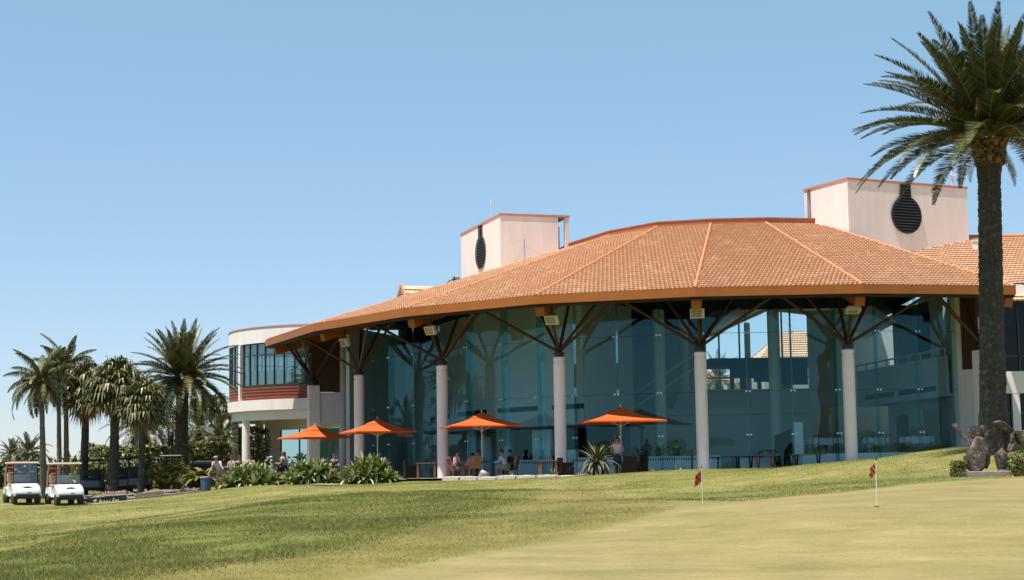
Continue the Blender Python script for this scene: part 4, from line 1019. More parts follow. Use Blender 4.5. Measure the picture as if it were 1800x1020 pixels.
# distant palms
DG = 'small palms far behind the hedges'
for u, v, Y, L, sd, lab in ((348, 722, 135, .9, 31, 'far palm above the hedge just right of the broad date palm trunk'), (383, 716, 128, .95, 32, 'far palm with dense crown above the hedge left of the curved wing'), (404, 742, 138, .8, 33, 'far palm half hidden behind the curved wing columns'), (160, 800, 150, .9, 36, 'tiny far palm between the fan palm trunks'), (1798, 448, 116, 1., 37, 'palm crown peeping above the right hand tiled roof'), (803, 512, 118, .8, 38, 'palm crown tip peeping above the roof left of the vent tower')):
    fanpalm('palm_tree', lab, onground(u, Y) if Y > 100 and u < 500 else Vector((at(u, v, Y).x, Y, 0)), at(u, v, Y), .2, 26, L * .8, L, sd, DG, 8, fm='leafdark' if u < 500 else 'frondlite')
for u, v, Y, L, sd, lab in ((22, 803, 118, 1.5, 41, 'leftmost far feathery palm low on the horizon'), (52, 797, 112, 1.7, 42, 'far feathery palm behind the left cart roof'), (300, 742, 104, 2.0, 43, 'dark feathery palm behind the broad date palm trunk'), (352, 757, 103, 2.4, 44, 'dense feathery palm behind the hedge'), (386, 772, 99, 2.0, 45, 'low feathery palm behind the hedge beside the curved wing'), (1262, 668, 108, 2.4, 46, 'feathery palm seen through the glass behind the clubhouse stair'), (1225, 690, 112, 2.2, 47, 'shaded feathery palm seen through the glass left of the stair')):
    phoenix('palm_tree', lab, onground(u, Y) if u < 500 else Vector((at(u, v, Y).x, Y, 0)), at(u, v, Y), .22, 34, L, .34, 26, sd, DG, 'frond' if u < 500 else 'frondlite', -40, (1., 1.7), 1.1, skirt=False, lw=.06, stub=False)
# leaf clouds
def cloud(mb, c, rad, n, ls, r, lumps=0, box=False, mi=0, aspect=.55):
    c = Vector(c); L = [(c, rad)]
    if lumps:
        L = []
        for k in range(lumps):
            a = r.uniform(0, 2 * PI); h = r.uniform(-.35, .75); q = r.uniform(.25, .72)
            L.append((c + Vector((math.cos(a) * rad[0] * q, math.sin(a) * rad[1] * q, rad[2] * h)), tuple(x * r.uniform(.32, .52) for x in rad)))
        L.append((c, tuple(x * .75 for x in rad)))
    vs = []; fs = []
    for k in range(n):
        cc, rr = L[k % len(L)]
        if box: p = cc + Vector((r.uniform(-1, 1) * rr[0], r.uniform(-1, 1) * rr[1], r.uniform(-1, 1) * rr[2]))
        else:
            d = Vector((r.gauss(0, 1), r.gauss(0, 1), r.gauss(0, 1))).normalized() * (r.random() ** .35)
            p = cc + Vector((d.x * rr[0], d.y * rr[1], d.z * rr[2]))
        a = Vector((r.gauss(0, 1), r.gauss(0, 1), r.gauss(0, .6))).normalized(); b = a.cross(Vector((r.gauss(0, 1), r.gauss(0, 1), r.gauss(0, 1)))).normalized()
        s = ls * r.uniform(.6, 1.3); k0 = len(vs); vs += [p - a * s, p + b * s * aspect, p + a * s, p - b * s * aspect]; fs.append((k0, k0 + 1, k0 + 2, k0 + 3))
    mb.add(vs, fs, mi)
def stems(mb, c, h, n, r, w=.6):
    for k in range(n):
        a = r.uniform(0, 2 * PI); mb.tube([(c[0] + .1 * math.cos(a), c[1] + .1 * math.sin(a), c[2] - .1), (c[0] + w * .5 * math.cos(a), c[1] + w * .5 * math.sin(a), c[2] + h * .5), (c[0] + w * math.cos(a), c[1] + w * math.sin(a), c[2] + h)], [.04, .03, .012], 5)
def bush(name, label, cat, u, Y, rad, n, ls, fm, seed, group=None, lumps=9, zoff=0., box=False):
    r = random.Random(seed); b = onground(u, Y); t = thing(name, label, cat, b + Vector((0, 0, zoff)), group=group)
    m = MB(); cloud(m, (0, 0, rad[2] * .95), rad, n, ls, r, lumps, box); m.build('foliage', fm, t)
    m = MB(); stems(m, (0, 0, 0), rad[2] * 1.4, 9, r, rad[0] * .5); m.build('stem', 'twig', t); return t
def hedge(label, u0, u1, Y, ztop, thick, n, seed, fm='leafmid'):
    r = random.Random(seed); a = onground(u0, Y); b = onground(u1, Y); c = (a + b) / 2; t = thing('hedge', label, 'hedge', c)
    h = (ztop - c.z); m = MB(); nl = int((b - a).length / .5)
    for k in range(nl):
        q = a.lerp(b, (k + .5) / nl) - c; cloud(m, (q.x, q.y, h * .5 + r.uniform(-.06, .06)), (.42, thick, h * .5), n // nl, .10, r, 0, True)
        cloud(m, (q.x, q.y + r.uniform(-.2, .2), h + r.uniform(-.08, .10)), (.4, thick, .16), n // nl // 3, .10, r)
    m.build('foliage', fm, t); m = MB()
    for k in range(nl): q = a.lerp(b, (k + .5) / nl) - c; m.tube([(q.x, q.y, -.2), (q.x + .05, q.y, h * .8)], [.05, .02], 5)
    m.build('stem', 'twig', t); return t
hedge('long clipped pale green hedge behind the palm trunks and parked carts', 168, 312, 88.5, 1.80, .55, 5200, 51)
hedge('clipped pale green hedge beside the curved wing columns', 326, 404, 90, 1.98, .55, 3800, 52)
hedge('shaded green hedge seen between the curved wing columns', 404, 470, 101, 3.0, .7, 3000, 53, 'leafmid')
hedge('low dark hedge on the far left behind the white carts', -30, 140, 98, .55, .6, 3200, 54, 'leafdark')
bush('bush', 'large round yellow green bush on the stone bed by the palms', 'bush', 301, 77, (1.18, 1.1, .78), 3200, .085, 'leafyellow', 61)
bush('bush', 'dark glossy shrub under the yellow green bush by the blue bin', 'bush', 338, 75.5, (.75, .6, .42), 1200, .085, 'leafdark', 62)
bush('bush', 'yellow sprawling shrub between the dark palm trunks', 'bush', 176, 82.5, (.55, .6, .75), 900, .085, 'leafyellow', 63)
bush('bush', 'tall dark green tree mass behind the hedge near the curved wing', 'bush', 366, 106, (2.3, 1.8, 1.75), 3600, .17, 'leafdark', 64)
bush('bush', 'dark green shrubs low behind the date palm trunk', 'bush', 330, 101, (1.6, 1.4, 1.25), 2200, .15, 'leafdark', 65)
bush('bush', 'dark shrub beyond the white curved wing columns', 'bush', 428, 106, (1.9, 1.3, 1.9), 2400, .16, 'leafdark', 66)
bush('bush', 'low dark shrub on the far left horizon', 'bush', 6, 104, (1.3, 1.0, .85), 900, .15, 'leafdark', 67)
bush('bush', 'dark shrub low behind the slender palm trunks', 'bush', 62, 101, (1.6, 1.0, .95), 1300, .15, 'leafdark', 68)
r = random.Random(77); m = MB()
for k in range(60):
    x = -150 + k * 1.9; Y = 330 + r.uniform(-20, 20); x = x * 1.05; cloud(m, (x, Y, r.uniform(.5, 2.2)), (r.uniform(2, 4), 2, r.uniform(1.5, 2.8)), 90, .5, r)
tag(m.build('woodland', 'leafdark'), 'distant dark band of trees along the left horizon', 'trees', kind='stuff')
# blade leaves
def blade(mb, p, az, el, L, w, droop, r, mi=0, margin=None, seg=5, fold=.25):
    P = Vector(p); pts = [P.copy()]
    for k in range(seg):
        t = (k + .5) / seg; e = el - droop * t; P = P + Vector((math.cos(az) * math.cos(e), math.sin(az) * math.cos(e), math.sin(e))) * (L / seg); pts.append(P.copy())
    sd = Vector((-math.sin(az), math.cos(az), 0)); k0 = len(mb.v); fs = []; ms = []
    pr = [.55, .85, 1., .9, .6, .03] if seg == 5 else [.6, 1, .7, .03]
    for i, q in enumerate(pts):
        ww = w * pr[i]; d = (pts[min(i + 1, seg)] - pts[max(i - 1, 0)]).normalized(); up = sd.cross(d)
        if up.z < 0 and abs(d.z) < .9: up = -up
        if margin is None: mb.v.extend([tuple(q - sd * ww + up * ww * fold), tuple(q - up * ww * fold), tuple(q + sd * ww + up * ww * fold)])
        else: mb.v.extend([tuple(q - sd * ww + up * ww * fold), tuple(q - sd * ww * .74 + up * ww * fold * .5), tuple(q + sd * ww * .74 + up * ww * fold * .5), tuple(q + sd * ww + up * ww * fold)])
    n = 3 if margin is None else 4
    for i in range(seg):
        for j in range(n - 1):
            a = k0 + i * n + j; fs.append((a, a + 1, a + n + 1, a + n)); ms.append(mi if margin is None or j == 1 else margin)
    mb.f.extend(fs); mb.m.extend(ms)
def rosette(mb, p, n, L, w, r, lo=5, hi=80, droop=.9, **k):
    for i in range(n):
        q = i / (n - 1); blade(mb, p, i * 2.39996 + r.uniform(-.2, .2), R_(hi - (hi - lo) * q) + r.uniform(-.1, .1), L * r.uniform(.8, 1.15), w * r.uniform(.8, 1.15), droop * (.3 + q) * r.uniform(.7, 1.3), r, **k)
def clump(label, u, Y, rx, ry, h, n, L, w, seed):
    r = random.Random(seed); t = thing('broadleaf_shrub', label, 'shrub', onground(u, Y), group='broad leaved shrubs along the terrace edge'); m = MB()
    for k in range(n):
        a = k * 2.39996; q = math.sqrt((k + .5) / n); x, y = rx * q * math.cos(a), ry * q * math.sin(a)
        z = h * (1 - q * q * .8) * r.uniform(.75, 1.0) - .2
        rosette(m, (x, y, max(.08, z)), 24, L * r.uniform(.8, 1.15), w, r, -10, 78, .95)
    m.build('foliage', 'agave', t)
    m = MB()
    for k in range(n): a = k * 2.39996; q = math.sqrt((k + .5) / n); m.tube([(rx * q * .6 * math.cos(a), ry * q * .6 * math.sin(a), -.1), (rx * q * math.cos(a), ry * q * math.sin(a), max(.1, h * (1 - q * q * .8) * .7 - .2))], .03, 5)
    m.build('stem', 'twig', t)
clump('leftmost and widest broad leaved shrub beside the blue bin', 440, 73, 1.35, .75, .98, 24, .60, .082, 81)
clump('middle broad leaved shrub below the first orange umbrella', 548, 73, 1.12, .72, 1.12, 22, .62, .085, 82)
clump('rightmost broad leaved shrub below the second orange umbrella', 650, 72.6, 1.1, .72, 1.16, 22, .64, .085, 83)
for lab, u, Y, n, h, L, sd in (('tall banana like plant between the slender palm trunks', 128, 95, 16, 1.5, 1.3, 91), ('banana like plant left of the slender twin trunks', 96, 96, 14, .9, 1.2, 92), ('low banana like plant under the fan palm', 142, 93, 12, .6, 1.0, 93)):
    r = random.Random(sd); t = thing('broadleaf_plant', lab, 'plant', onground(u, Y)); m = MB()
    for k in range(n): blade(m, (r.uniform(-.4, .4), r.uniform(-.3, .3), r.uniform(.3, h)), k * 2.4, R_(r.uniform(45, 85)), L * r.uniform(.7, 1.2), .16, r.uniform(.2, .9), r)
    m.build('foliage', 'leafmid', t); m = MB(); stems(m, (0, 0, 0), h, 7, r, .3); m.build('stem', 'twig', t)
r = random.Random(99); t = thing('fern_palm', 'yellow green arching fern palm leaning over the blue bin', 'plant', onground(357, 75.6)); m = MB()
for k in range(26): frond(m, (0, 0, .45), k * 2.4, R_(75 - 3.2 * k * .8), 1.15 * r.uniform(.8, 1.1), 1.4, .22, 34, r, .1, .05)
m.build('foliage', ['leafyellow', 'leafyellow'], t); m = MB(); m.tube([(0, 0, -.1), (0, 0, .5)], [.12, .1], 8); m.build('trunk', 'bark', t)
for lab, u, Y, n, L, w, dr, mt, z in (('small spiky agave in front of the yellow green bush', 318, 74.4, 18, .42, .03, .4, 'agave', 0), ('small pale spiky agave at the terrace edge beside the striped shrub', 972, 71.2, 13, .5, .03, .35, 'agave', 0), ('low spiky agave at the terrace edge right of the black chairs', 1146, 69.6, 15, .36, .026, .5, 'agave', 0), ('spiky agave at the terrace edge left of the dark post', 1192, 69.4, 13, .45, .026, .5, 'agave', 0), ('tiny grey agave by the pale kerb', 898, 73, 8, .25, .022, .6, 'agave', 0), ('tiny pale agave on the kerb below the striped shrub', 1015, 70.2, 9, .26, .022, .7, 'agave', 0)):
    r = random.Random(int(u)); t = thing('agave', lab, 'plant', Vector((atz(u, Y, .1).x, Y, max(0, gz(atz(u, Y, .1).x, Y)))), group='small spiky agaves'); m = MB(); rosette(m, (0, 0, .02), n, L, w, r, 15, 85, dr); m.build('foliage', mt, t)
r = random.Random(123); p = atz(1048, 69.6, 0); t = thing('potted_agave', 'large black pot of cream striped agave in front of the standing woman', 'potted plant', (p.x, p.y, max(0, gz(p.x, p.y) - .02)))
m = MB(); m.lathe([(.26, 0), (.38, .2), (.41, .42), (.36, .55), (.38, .6), (.33, .6), (.3, .52)], 24); m.build('pot', 'black', t, smooth=True)
m = MB(); rosette(m, (0, 0, .50), 52, 1.32, .055, r, -8, 78, 1.9, margin=1); rosette(m, (.12, 0, .66), 18, .85, .05, r, 25, 85, 1.4, margin=1); m.build('foliage', ['agavegreen', 'agavecream'], t)
for lab, u, Y, rx, h, sd in (('clipped box bush at the left end of the sculpture plinth', 1685, 46.8, .20, .24, 131), ('larger clipped box bush at the right end of the sculpture plinth', 1791, 46.6, .26, .32, 132)):
    bush('box_bush', lab, 'bush', u, Y, (rx, rx, h), 1500, .035, 'leafmid', sd, 'box bushes beside the sculpture', 0, 0, True)
r = random.Random(5); t = thing('flower_bed', 'patch of yellow and orange flowers at the foot of the palms', 'flowers', onground(192, 75.4)); m = MB(); cloud(m, (0, 0, .12), (.75, .35, .13), 420, .05, r); m.build('foliage', 'leafyellow', t)
m = MB(); cloud(m, (0, 0, .22), (.72, .33, .08), 90, .045, r); m.build('flower', 'flower', t)

# ------------------------------------------------------------------ people
def skin_mesh(joints, edges, sub=2):
    """joints: name -> (pos, radius); returns evaluated verts/faces of a skinned skeleton (root = first joint)"""
    names = list(joints); ix = {n: i for i, n in enumerate(names)}
    me = bpy.data.meshes.new('tmp'); me.from_pydata([tuple(joints[n][0]) for n in names], [(ix[a], ix[b]) for a, b in edges], [])
    o = bpy.data.objects.new('tmp', me); COL.objects.link(o)
    md = o.modifiers.new('s', 'SKIN'); md.use_smooth_shade = True
    sd = me.skin_vertices[0].data if me.skin_vertices else me.attributes.new and None
    if sd is None:
        bm = bmesh.new(); bm.from_mesh(me); bm.verts.layers.skin.verify(); bm.to_mesh(me); bm.free(); sd = me.skin_vertices[0].data
    for n in names:
        r = joints[n][1]; r = r if hasattr(r, '__len__') else (r, r)
        sd[ix[n]].radius = r; sd[ix[n]].use_root = (ix[n] == 0)
    s2 = o.modifiers.new('u', 'SUBSURF'); s2.levels = sub; s2.render_levels = sub
    dg = bpy.context.evaluated_depsgraph_get(); ev = o.evaluated_get(dg); em = ev.to_mesh()
    vs = [v.co.copy() for v in em.vertices]; fs = [tuple(p.vertices) for p in em.polygons]
    ev.to_mesh_clear(); bpy.data.objects.remove(o); bpy.data.meshes.remove(me); return vs, fs
def V3(*a): return Vector(a)
def person(label, loc, rz, pose, shirt, legs, hair='hair', long_hair=False, cap=None, sleeve='short', skirt=False, lean=.1, turn=0., arm=0.):
    """faces +Y in its own frame"""
    t = thing('person', label, 'person', loc, rz)
    if pose == 'stand': pz = .93
    elif pose == 'reach': pz = .90
    else: pz = .50
    sy = math.sin(lean); cz = math.cos(lean)
    P = V3(0, 0, pz); ch = P + V3(0, sy * .30, cz * .30); nk = P + V3(0, sy * .52, cz * .52)
    hd = nk + V3(0, sy * .10 + .02, .15 if lean < .6 else .10)
    J = {'pel': (P, (.15, .11)), 'ab': (P.lerp(ch, .5), (.135, .10)), 'ch': (ch, (.16, .11)), 'nk0': (nk - V3(0, 0, .03), (.10, .075)), 'nk': (nk + V3(0, .0, .04), .052), 'hd': (hd, (.078, .09)), 'tp': (hd + V3(0, .0, .085), (.065, .075))}
    E = [('pel', 'ab'), ('ab', 'ch'), ('ch', 'nk0'), ('nk0', 'nk'), ('nk', 'hd'), ('hd', 'tp')]
    arms = {}; hands = []
    for s, S in ((-1, 'l'), (1, 'r')):
        sh = nk + V3(.18 * s, -.01, -.06)
        if pose == 'sit': el = sh + V3(.05 * s, .10, -.26); wr = el + V3(-.06 * s, .23, .03 + arm)
        elif pose == 'reach': el = sh + (V3(-.16, .18, -.13) if s < 0 else V3(.06, .05, -.28)); wr = el + (V3(-.18, .16, -.10) if s < 0 else V3(-.02, .20, -.12))
        else: el = sh + V3(.09 * s, -.02, -.27); wr = el + V3(-.10 * s, .16, -.10 + arm)
        d = (wr - el).normalized(); hn = wr + d * .08
        J['sh' + S] = (sh, .058); J['el' + S] = (el, .042); J['wr' + S] = (wr, .029); J['hn' + S] = (hn, (.036, .020))
        E += [('nk0', 'sh' + S), ('sh' + S, 'el' + S), ('el' + S, 'wr' + S), ('wr' + S, 'hn' + S)]; hands.append((hn, d, s))
        hp = P + V3(.095 * s, 0, -.05)
        if pose == 'sit': kn = hp + V3(.05 * s, .42, .0); an = kn + V3(0, -.02, -.40)
        elif pose == 'reach': kn = hp + V3(.01 * s, .05 + .08 * s, -.40); an = hp + V3(.02 * s, .10 * s, -.80)
        else: kn = hp + V3(.0, .02, -.41); an = hp + V3(0, 0, -.80)
        J['hp' + S] = (hp, .085); J['kn' + S] = (kn, .058); J['an' + S] = (an, .038); J['to' + S] = (an + V3(.02 * s, .15, -.04), (.04, .028))
        E += [('pel', 'hp' + S), ('hp' + S, 'kn' + S), ('kn' + S, 'an' + S), ('an' + S, 'to' + S)]
    vs, fs = skin_mesh(J, E); m = MB(); m.add(vs, fs, 0)
    for hn, d, s in hands:      # five separate bent fingers
        sd = d.cross(V3(0, 0, 1)).normalized(); up = sd.cross(d)
        for k, (o, L) in enumerate(((-.028, .07), (-.010, .082), (.009, .077), (.027, .06))):
            a = hn + d * .02 + sd * o; m.tube([a, a + d * L * .5 - up * .012, a + d * L * .85 - up * .04], [.010, .009, .007], 6)
        a = hn - d * .02 - sd * .03 * s; m.tube([a, a - sd * .03 * s + d * .03, a - sd * .035 * s + d * .06 - up * .02], [.012, .010, .008], 6)
    R3 = Matrix.Rotation(turn, 3, 'Z')
    def hp_(x, y, z): return hd + R3 @ V3(x, y, z)
    m.tube([hp_(0, .085, .03), hp_(0, .112, -.005), hp_(0, .09, -.02)], [.010, .017, .012], 6)
    for s in (-1, 1): m.ball(hp_(.034 * s, .083, .03), .012, 8, 1); m.ball(hp_(.088 * s, -.0, .01), (.012, .022, .034), 8)
    m.ball(hp_(0, .083, -.045), (.024, .01, .007), 8, 2)
    b = m.build('body', ['skin', 'hair', 'red'], t, smooth='all')
    m = MB(); m.ball(hd + V3(0, -.022, .055), (.092, .105, .088), 14)
    if long_hair: m.ball(hd + V3(0, -.075, -.04), (.085, .05, .16), 12)
    m.build('hair', hair, t, smooth='all')
    if cap:
        m = MB(); m.ball(hd + V3(0, -.005, .075), (.098, .112, .075), 14); 
        c = hp_(0, .15, .07); m.box(c, (.15, .13, .012), rz=turn); m.build('cap', cap, t, smooth=True)
    k = 1.16; J2 = {n: J[n] for n in ('pel', 'ab', 'ch', 'nk0')}
    J2 = {n: (p, tuple(x * k + .008 for x in (r if hasattr(r, '__len__') else (r, r)))) for n, (p, r) in J2.items()}; E2 = [('pel', 'ab'), ('ab', 'ch'), ('ch', 'nk0')]
    for S in 'lr':
        a, c, w_ = J['sh' + S][0], J['el' + S][0], J['wr' + S][0]
        J2['sh' + S] = (a, .074); E2.append(('nk0', 'sh' + S))
        if sleeve != 'none':
            J2['sl' + S] = (a.lerp(c, .62 if sleeve == 'short' else .98), .060); E2.append(('sh' + S, 'sl' + S))
            if sleeve == 'long': J2['cu' + S] = (w_, .042); E2.append(('sl' + S, 'cu' + S))
    vs, fs = skin_mesh(J2, E2, 1); m = MB(); m.add(vs, fs); m.build('shirt', shirt, t, smooth='all')
    J3 = {'pel': (P - V3(0, 0, .02), (.165, .125))}; E3 = []
    for S in 'lr':
        J3['hp' + S] = (J['hp' + S][0], .10); J3['kn' + S] = (J['kn' + S][0], .075); E3 += [('pel', 'hp' + S), ('hp' + S, 'kn' + S)]
        if not skirt: J3['an' + S] = (J['kn' + S][0].lerp(J['an' + S][0], .85 if legs != 'tan' else .12), .058); E3.append(('kn' + S, 'an' + S))
    vs, fs = skin_mesh(J3, E3, 1); m = MB(); m.add(vs, fs)
    if skirt: m.lathe([(.17, -.02), (.21, -.45), (.2, -.46)], 16, P)
    m.build('skirt' if skirt else 'trousers', legs, t, smooth='all')
    m = MB()
    for S in 'lr': q = J['to' + S][0]; m.ball(q + V3(0, -.06, -.0), (.05, .13, .04), 10)
    m.build('shoe', 'black', t, smooth='all'); return t
def T0z(u, Y, z=0.): p = atz(u, Y, z); return Vector((p.x, p.y, z))
person('woman in pale pink sleeveless top standing beneath the rightmost orange umbrella', T0z(1086, 70.9), PI - .1, 'stand', 'pinkshirt', 'navy', long_hair=True, sleeve='none', skirt=True, lean=.03)
person('man in striped polo sitting in the wooden chair beside the white column', T0z(799, 75.2), -1.15, 'sit', 'stripe', 'greyshirt', lean=.25)
person('person in red and white top bending low over the table beside the striped polo', T0z(818, 75.6), -1.25, 'sit', 'redshirt', 'tan', lean=.65)
person('dark dressed person sitting behind the umbrella pole and slatted chair back', T0z(841, 76.2), PI, 'sit', 'darkshirt', 'darkshirt', lean=.1)
person('person in pale blue shirt leaning forward at the dark table', T0z(889, 75.0), 1.1, 'sit', 'blueshirt', 'tan', lean=.32, sleeve='long')
person('person in black top sitting at the far right of the shaded table', T0z(901, 75.8), 1.3, 'sit', 'darkshirt', 'darkshirt', lean=.2, sleeve='long')
person('dark silhouette of a person sitting behind the glass above the counter', T0z(1190, 77.7, .32), PI, 'sit', 'darkshirt', 'darkshirt', lean=.05)
p = onground(387, 74.3)
person('man in white shirt and cap reaching down to the blue bin', p, 2.75, 'reach', 'blueshirt', 'tan', cap='tan', lean=.62)
person('person in grey shirt sitting between the two curved wing columns', T0z(408, 80.5, -.05), PI - .5, 'sit', 'greyshirt', 'navy', lean=.05)
person('dark haired person sitting just right of the grey shirted person', T0z(420, 81, -.05), PI + .4, 'sit', 'darkshirt', 'navy', lean=.1)
person('person whose head shows right of the second curved wing column', T0z(440, 81.5, 0), PI, 'sit', 'tan', 'navy', lean=.05)
person('person in dark top sitting close beside the couple partner under the curved wing', T0z(493, 80.5, .1), -1.2, 'sit', 'darkshirt', 'navy', lean=.15)
person('long haired person leaning to their neighbour under the curved wing', T0z(501, 80.3, .1), 1.3, 'sit', 'greyshirt', 'navy', long_hair=True, lean=.1)
person('person whose dark head shows between the two right hand broad leaved shrubs', T0z(588, 79.5, -.05), PI, 'sit', 'darkshirt', 'navy', lean=.1)

# ------------------------------------------------------------------ furniture
def chair_wood(label, loc, rz):
    t = thing('garden_chair', label, 'chair', loc, rz, 'wooden slatted garden armchairs')
    m = MB()
    for k in range(6): m.box((0, -.2 + k * .08, .43), (.5, .065, .022))
    m.build('seat', 'teak', t)
    m = MB(); tilt = Matrix.Rotation(R_(12), 3, 'X')
    def bp_(x, z): return V3(x, -.24, .44) + tilt @ V3(0, 0, z) if False else V3(x, -.24 - z * .2, .44 + z)
    for k in range(7): m.beam(bp_(-.2 + k * .067, .0), bp_(-.2 + k * .067, .46), .05, .02, upv=(0, 1, 0))
    m.beam(bp_(-.25, .5), bp_(.25, .5), .06, .09); m.build('backrest', 'teak', t)
    for x in (-.25, .25):
        for y in (-.22, .24):
            m = MB(); m.box((x, y, .32 if y > 0 else .21), (.05, .05, .64 if y > 0 else .42)); 
            if y < 0: m.beam(V3(x, y, .40), bp_(x, .5), .05, .05, upv=(0, 1, 0))
            m.build('leg', 'teak', t)
        m = MB(); m.box((x, .0, .655), (.07, .56, .028)); m.build('armrest', 'teak', t)
    return t
chair_wood('wooden slatted armchair seen from the side with the striped polo sitter', T0z(801, 75.2), -1.2)
chair_wood('wooden slatted armchair seen from behind at the umbrella pole', T0z(834, 74.2), .15)
chair_wood('wooden slatted armchair facing left at the right end of the shaded table', T0z(899, 75.3), 1.3)
def chair_wicker(label, loc, rz):
    t = thing('wicker_chair', label, 'chair', loc, rz, 'black wicker tub chairs on the terrace'); m = MB(); m.box((0, .03, .22), (.56, .5, .40), taper=1.06); m.build('seat', 'wicker', t)
    m = MB(); m.box((0, -.27, .42), (.6, .09, .84), taper=1.04); m.build('backrest', 'wicker', t)
    for s in (-1, 1): m = MB(); m.box((s * .30, .02, .32), (.08, .5, .62), taper=1.04); m.build('armrest', 'wicker', t)
    return t
chair_wicker('black wicker chair directly right of the standing woman', T0z(1107, 70.0), .1)
chair_wicker('black wicker chair turned sideways at the far right of its pair', T0z(1122, 70.5), .9)
chair_wicker('grey black wicker chair beside the third white column', T0z(995, 71.8), -1.3)
chair_wicker('dark wicker chair in the shade left of the low wooden bench table', T0z(722, 77.0), -1.3)
def table(name, label, loc, rz, L, W, H, top, leg, style, group=None):
    t = thing(name, label, 'table', loc, rz, group); m = MB()
    if style == 'round':
        m.lathe([(L / 2, H - .03), (L / 2, H)], 24); m.build('tabletop', top, t)
        m = MB(); m.lathe([(.24, 0), (.24, .02), (.05, .05), (.04, H - .031)], 14); m.build('pedestal', leg, t)
    else:
        m.box((0, 0, H - .02), (L, W, .04)); m.build('tabletop', top, t)
        for s in (-1, 1):
            for q in (-1, 1):
                m = MB()
                if style == 'vee': m.beam((s * (L / 2 - .28), 0 + q * .02, .02), (s * (L / 2 - .28) + q * .12, q * W * .35, H - .041), .06, .05)
                else: m.box((s * (L / 2 - .08), q * (W / 2 - .06), H / 2 - .02), (.07, .07, H - .042))
                m.build('leg', leg, t)
            m = MB(); m.box((s * (L / 2 - .08 if style != 'vee' else L / 2 - .28), 0, .28 if style != 'vee' else .06), (.06, W * .6, .05)); m.build('stretcher', leg, t)
    return t
table('table', 'low plain wooden bench table between the left shrubs and second column', T0z(749, 76.2), .1, .95, .6, .73, 'teak', 'teak', 'post')
table('table', 'dark shaded table under the third orange umbrella', T0z(866, 75.5), .1, 1.3, .8, .74, 'black', 'black', 'post')
table('table', 'small red topped table at the foot of the third column', T0z(963, 71.9), .1, .85, .6, .74, 'redtable', 'teak', 'post')
table('table', 'small wooden table hidden by the leftmost shrub under the curved wing', T0z(497, 80, .0), 0, .7, .7, .72, 'black', 'black', 'round')
table('table', 'low table behind the striped agave pot beside the woman', T0z(1072, 71.4), 0, .8, .7, .7, 'black', 'black', 'post')
TG = 'outdoor tables in a row by the glass'
table('table', 'small dark round pedestal table right of the fourth column', T0z(1263, 71.6), 0, .85, .85, .78, 'black', 'steel', 'round', TG)
table('table', 'dark long table nearest the round pedestal table', T0z(1309, 72.0), .05, 1.15, .7, .79, 'black', 'black', 'vee', TG)
table('table', 'red topped table in the middle of the row by the glass', T0z(1346, 71.6), -.05, 1.2, .7, .83, 'redtable', 'redtable', 'vee', TG)
table('table', 'red topped table at the right end of the row nearest the last column', T0z(1420, 71.9), 0, 1.55, .75, .83, 'redtable', 'black', 'vee', TG)
table('table', 'dark table standing behind the red topped tables', T0z(1383, 72.6), 0, 1.0, .7, .80, 'black', 'black', 'vee', TG)
t = thing('bollard_post', 'slim dark post standing left of the fourth column', 'post', T0z(1217, 70.9)); m = MB(); m.lathe([(.05, 0), (.05, 1.1), (.035, 1.12)], 10); m.build('shaft', 'steel', t); m = MB(); m.lathe([(.10, 0), (.10, .02)], 12); m.build('base_plate', 'steel', t)
# dining tables behind the glass
def dining(label, u, Y, w):
    p = T0z(u, Y, .862); t = thing('dining_table', label, 'table', p, .15, 'white clothed dining tables behind the glass')
    m = MB(); m.box((0, 0, .735), (w, .9, .03)); m.box((0, 0, .36), (.1, .1, .7)); m.build('tabletop', 'teak', t)
    m = MB(); w2, d2 = w / 2 + .01, .46; zt = .757
    n = 8; top = []; bot = []
    per = [(-w2 + 2 * w2 * k / n, -d2) for k in range(n)] + [(w2, -d2 + 2 * d2 * k / n) for k in range(n)] + [(w2 - 2 * w2 * k / n, d2) for k in range(n)] + [(-w2, d2 - 2 * d2 * k / n) for k in range(n)]
    vs = [(x, y, zt) for x, y in per] + [(x * (1.04 + .03 * (k % 2)), y * (1.04 + .03 * (k % 2)), zt - .33 - .14 * (k % n == 0)) for k, (x, y) in enumerate(per)]
    N_ = len(per); m.add(vs, [tuple(range(N_))] + [(k, N_ + k, N_ + (k + 1) % N_, (k + 1) % N_) for k in range(N_)])
    o = m.build('tablecloth', 'cloth'); o.location = p; o.rotation_euler = (0, 0, .15); tag(o, 'white cloth draped over the ' + label.replace('white clothed ', ''), 'tablecloth', 'white cloths on the dining tables')
dining('white clothed dining table left of the fifth column', 1452, 78.5, 1.35)
dining('white clothed dining table right of the fifth column', 1540, 79.5, 1.0)
dining('white clothed dining table before the wood panel', 1612, 77.5, 1.35)
def dchair(label, u, Y, rz):
    t = thing('dining_chair', label, 'chair', T0z(u, Y, .862), rz, 'dark dining chairs behind the glass'); m = MB(); m.box((0, 0, .45), (.42, .42, .04)); m.build('seat', 'black', t)
    m = MB()
    for x in (-.18, .18): m.tube([(x, -.2, .46), (x, -.24, .86)], .018, 6)
    m.tube([(-.18, -.24, .86), (0, -.27, .89), (.18, -.24, .86)], .03, 6); m.build('backrest', 'black', t)
    for x in (-.18, .18):
        for y in (-.18, .18): m = MB(); m.tube([(x, y, .44), (x * 1.15, y * 1.15, 0)], .018, 6); m.build('leg', 'black', t)
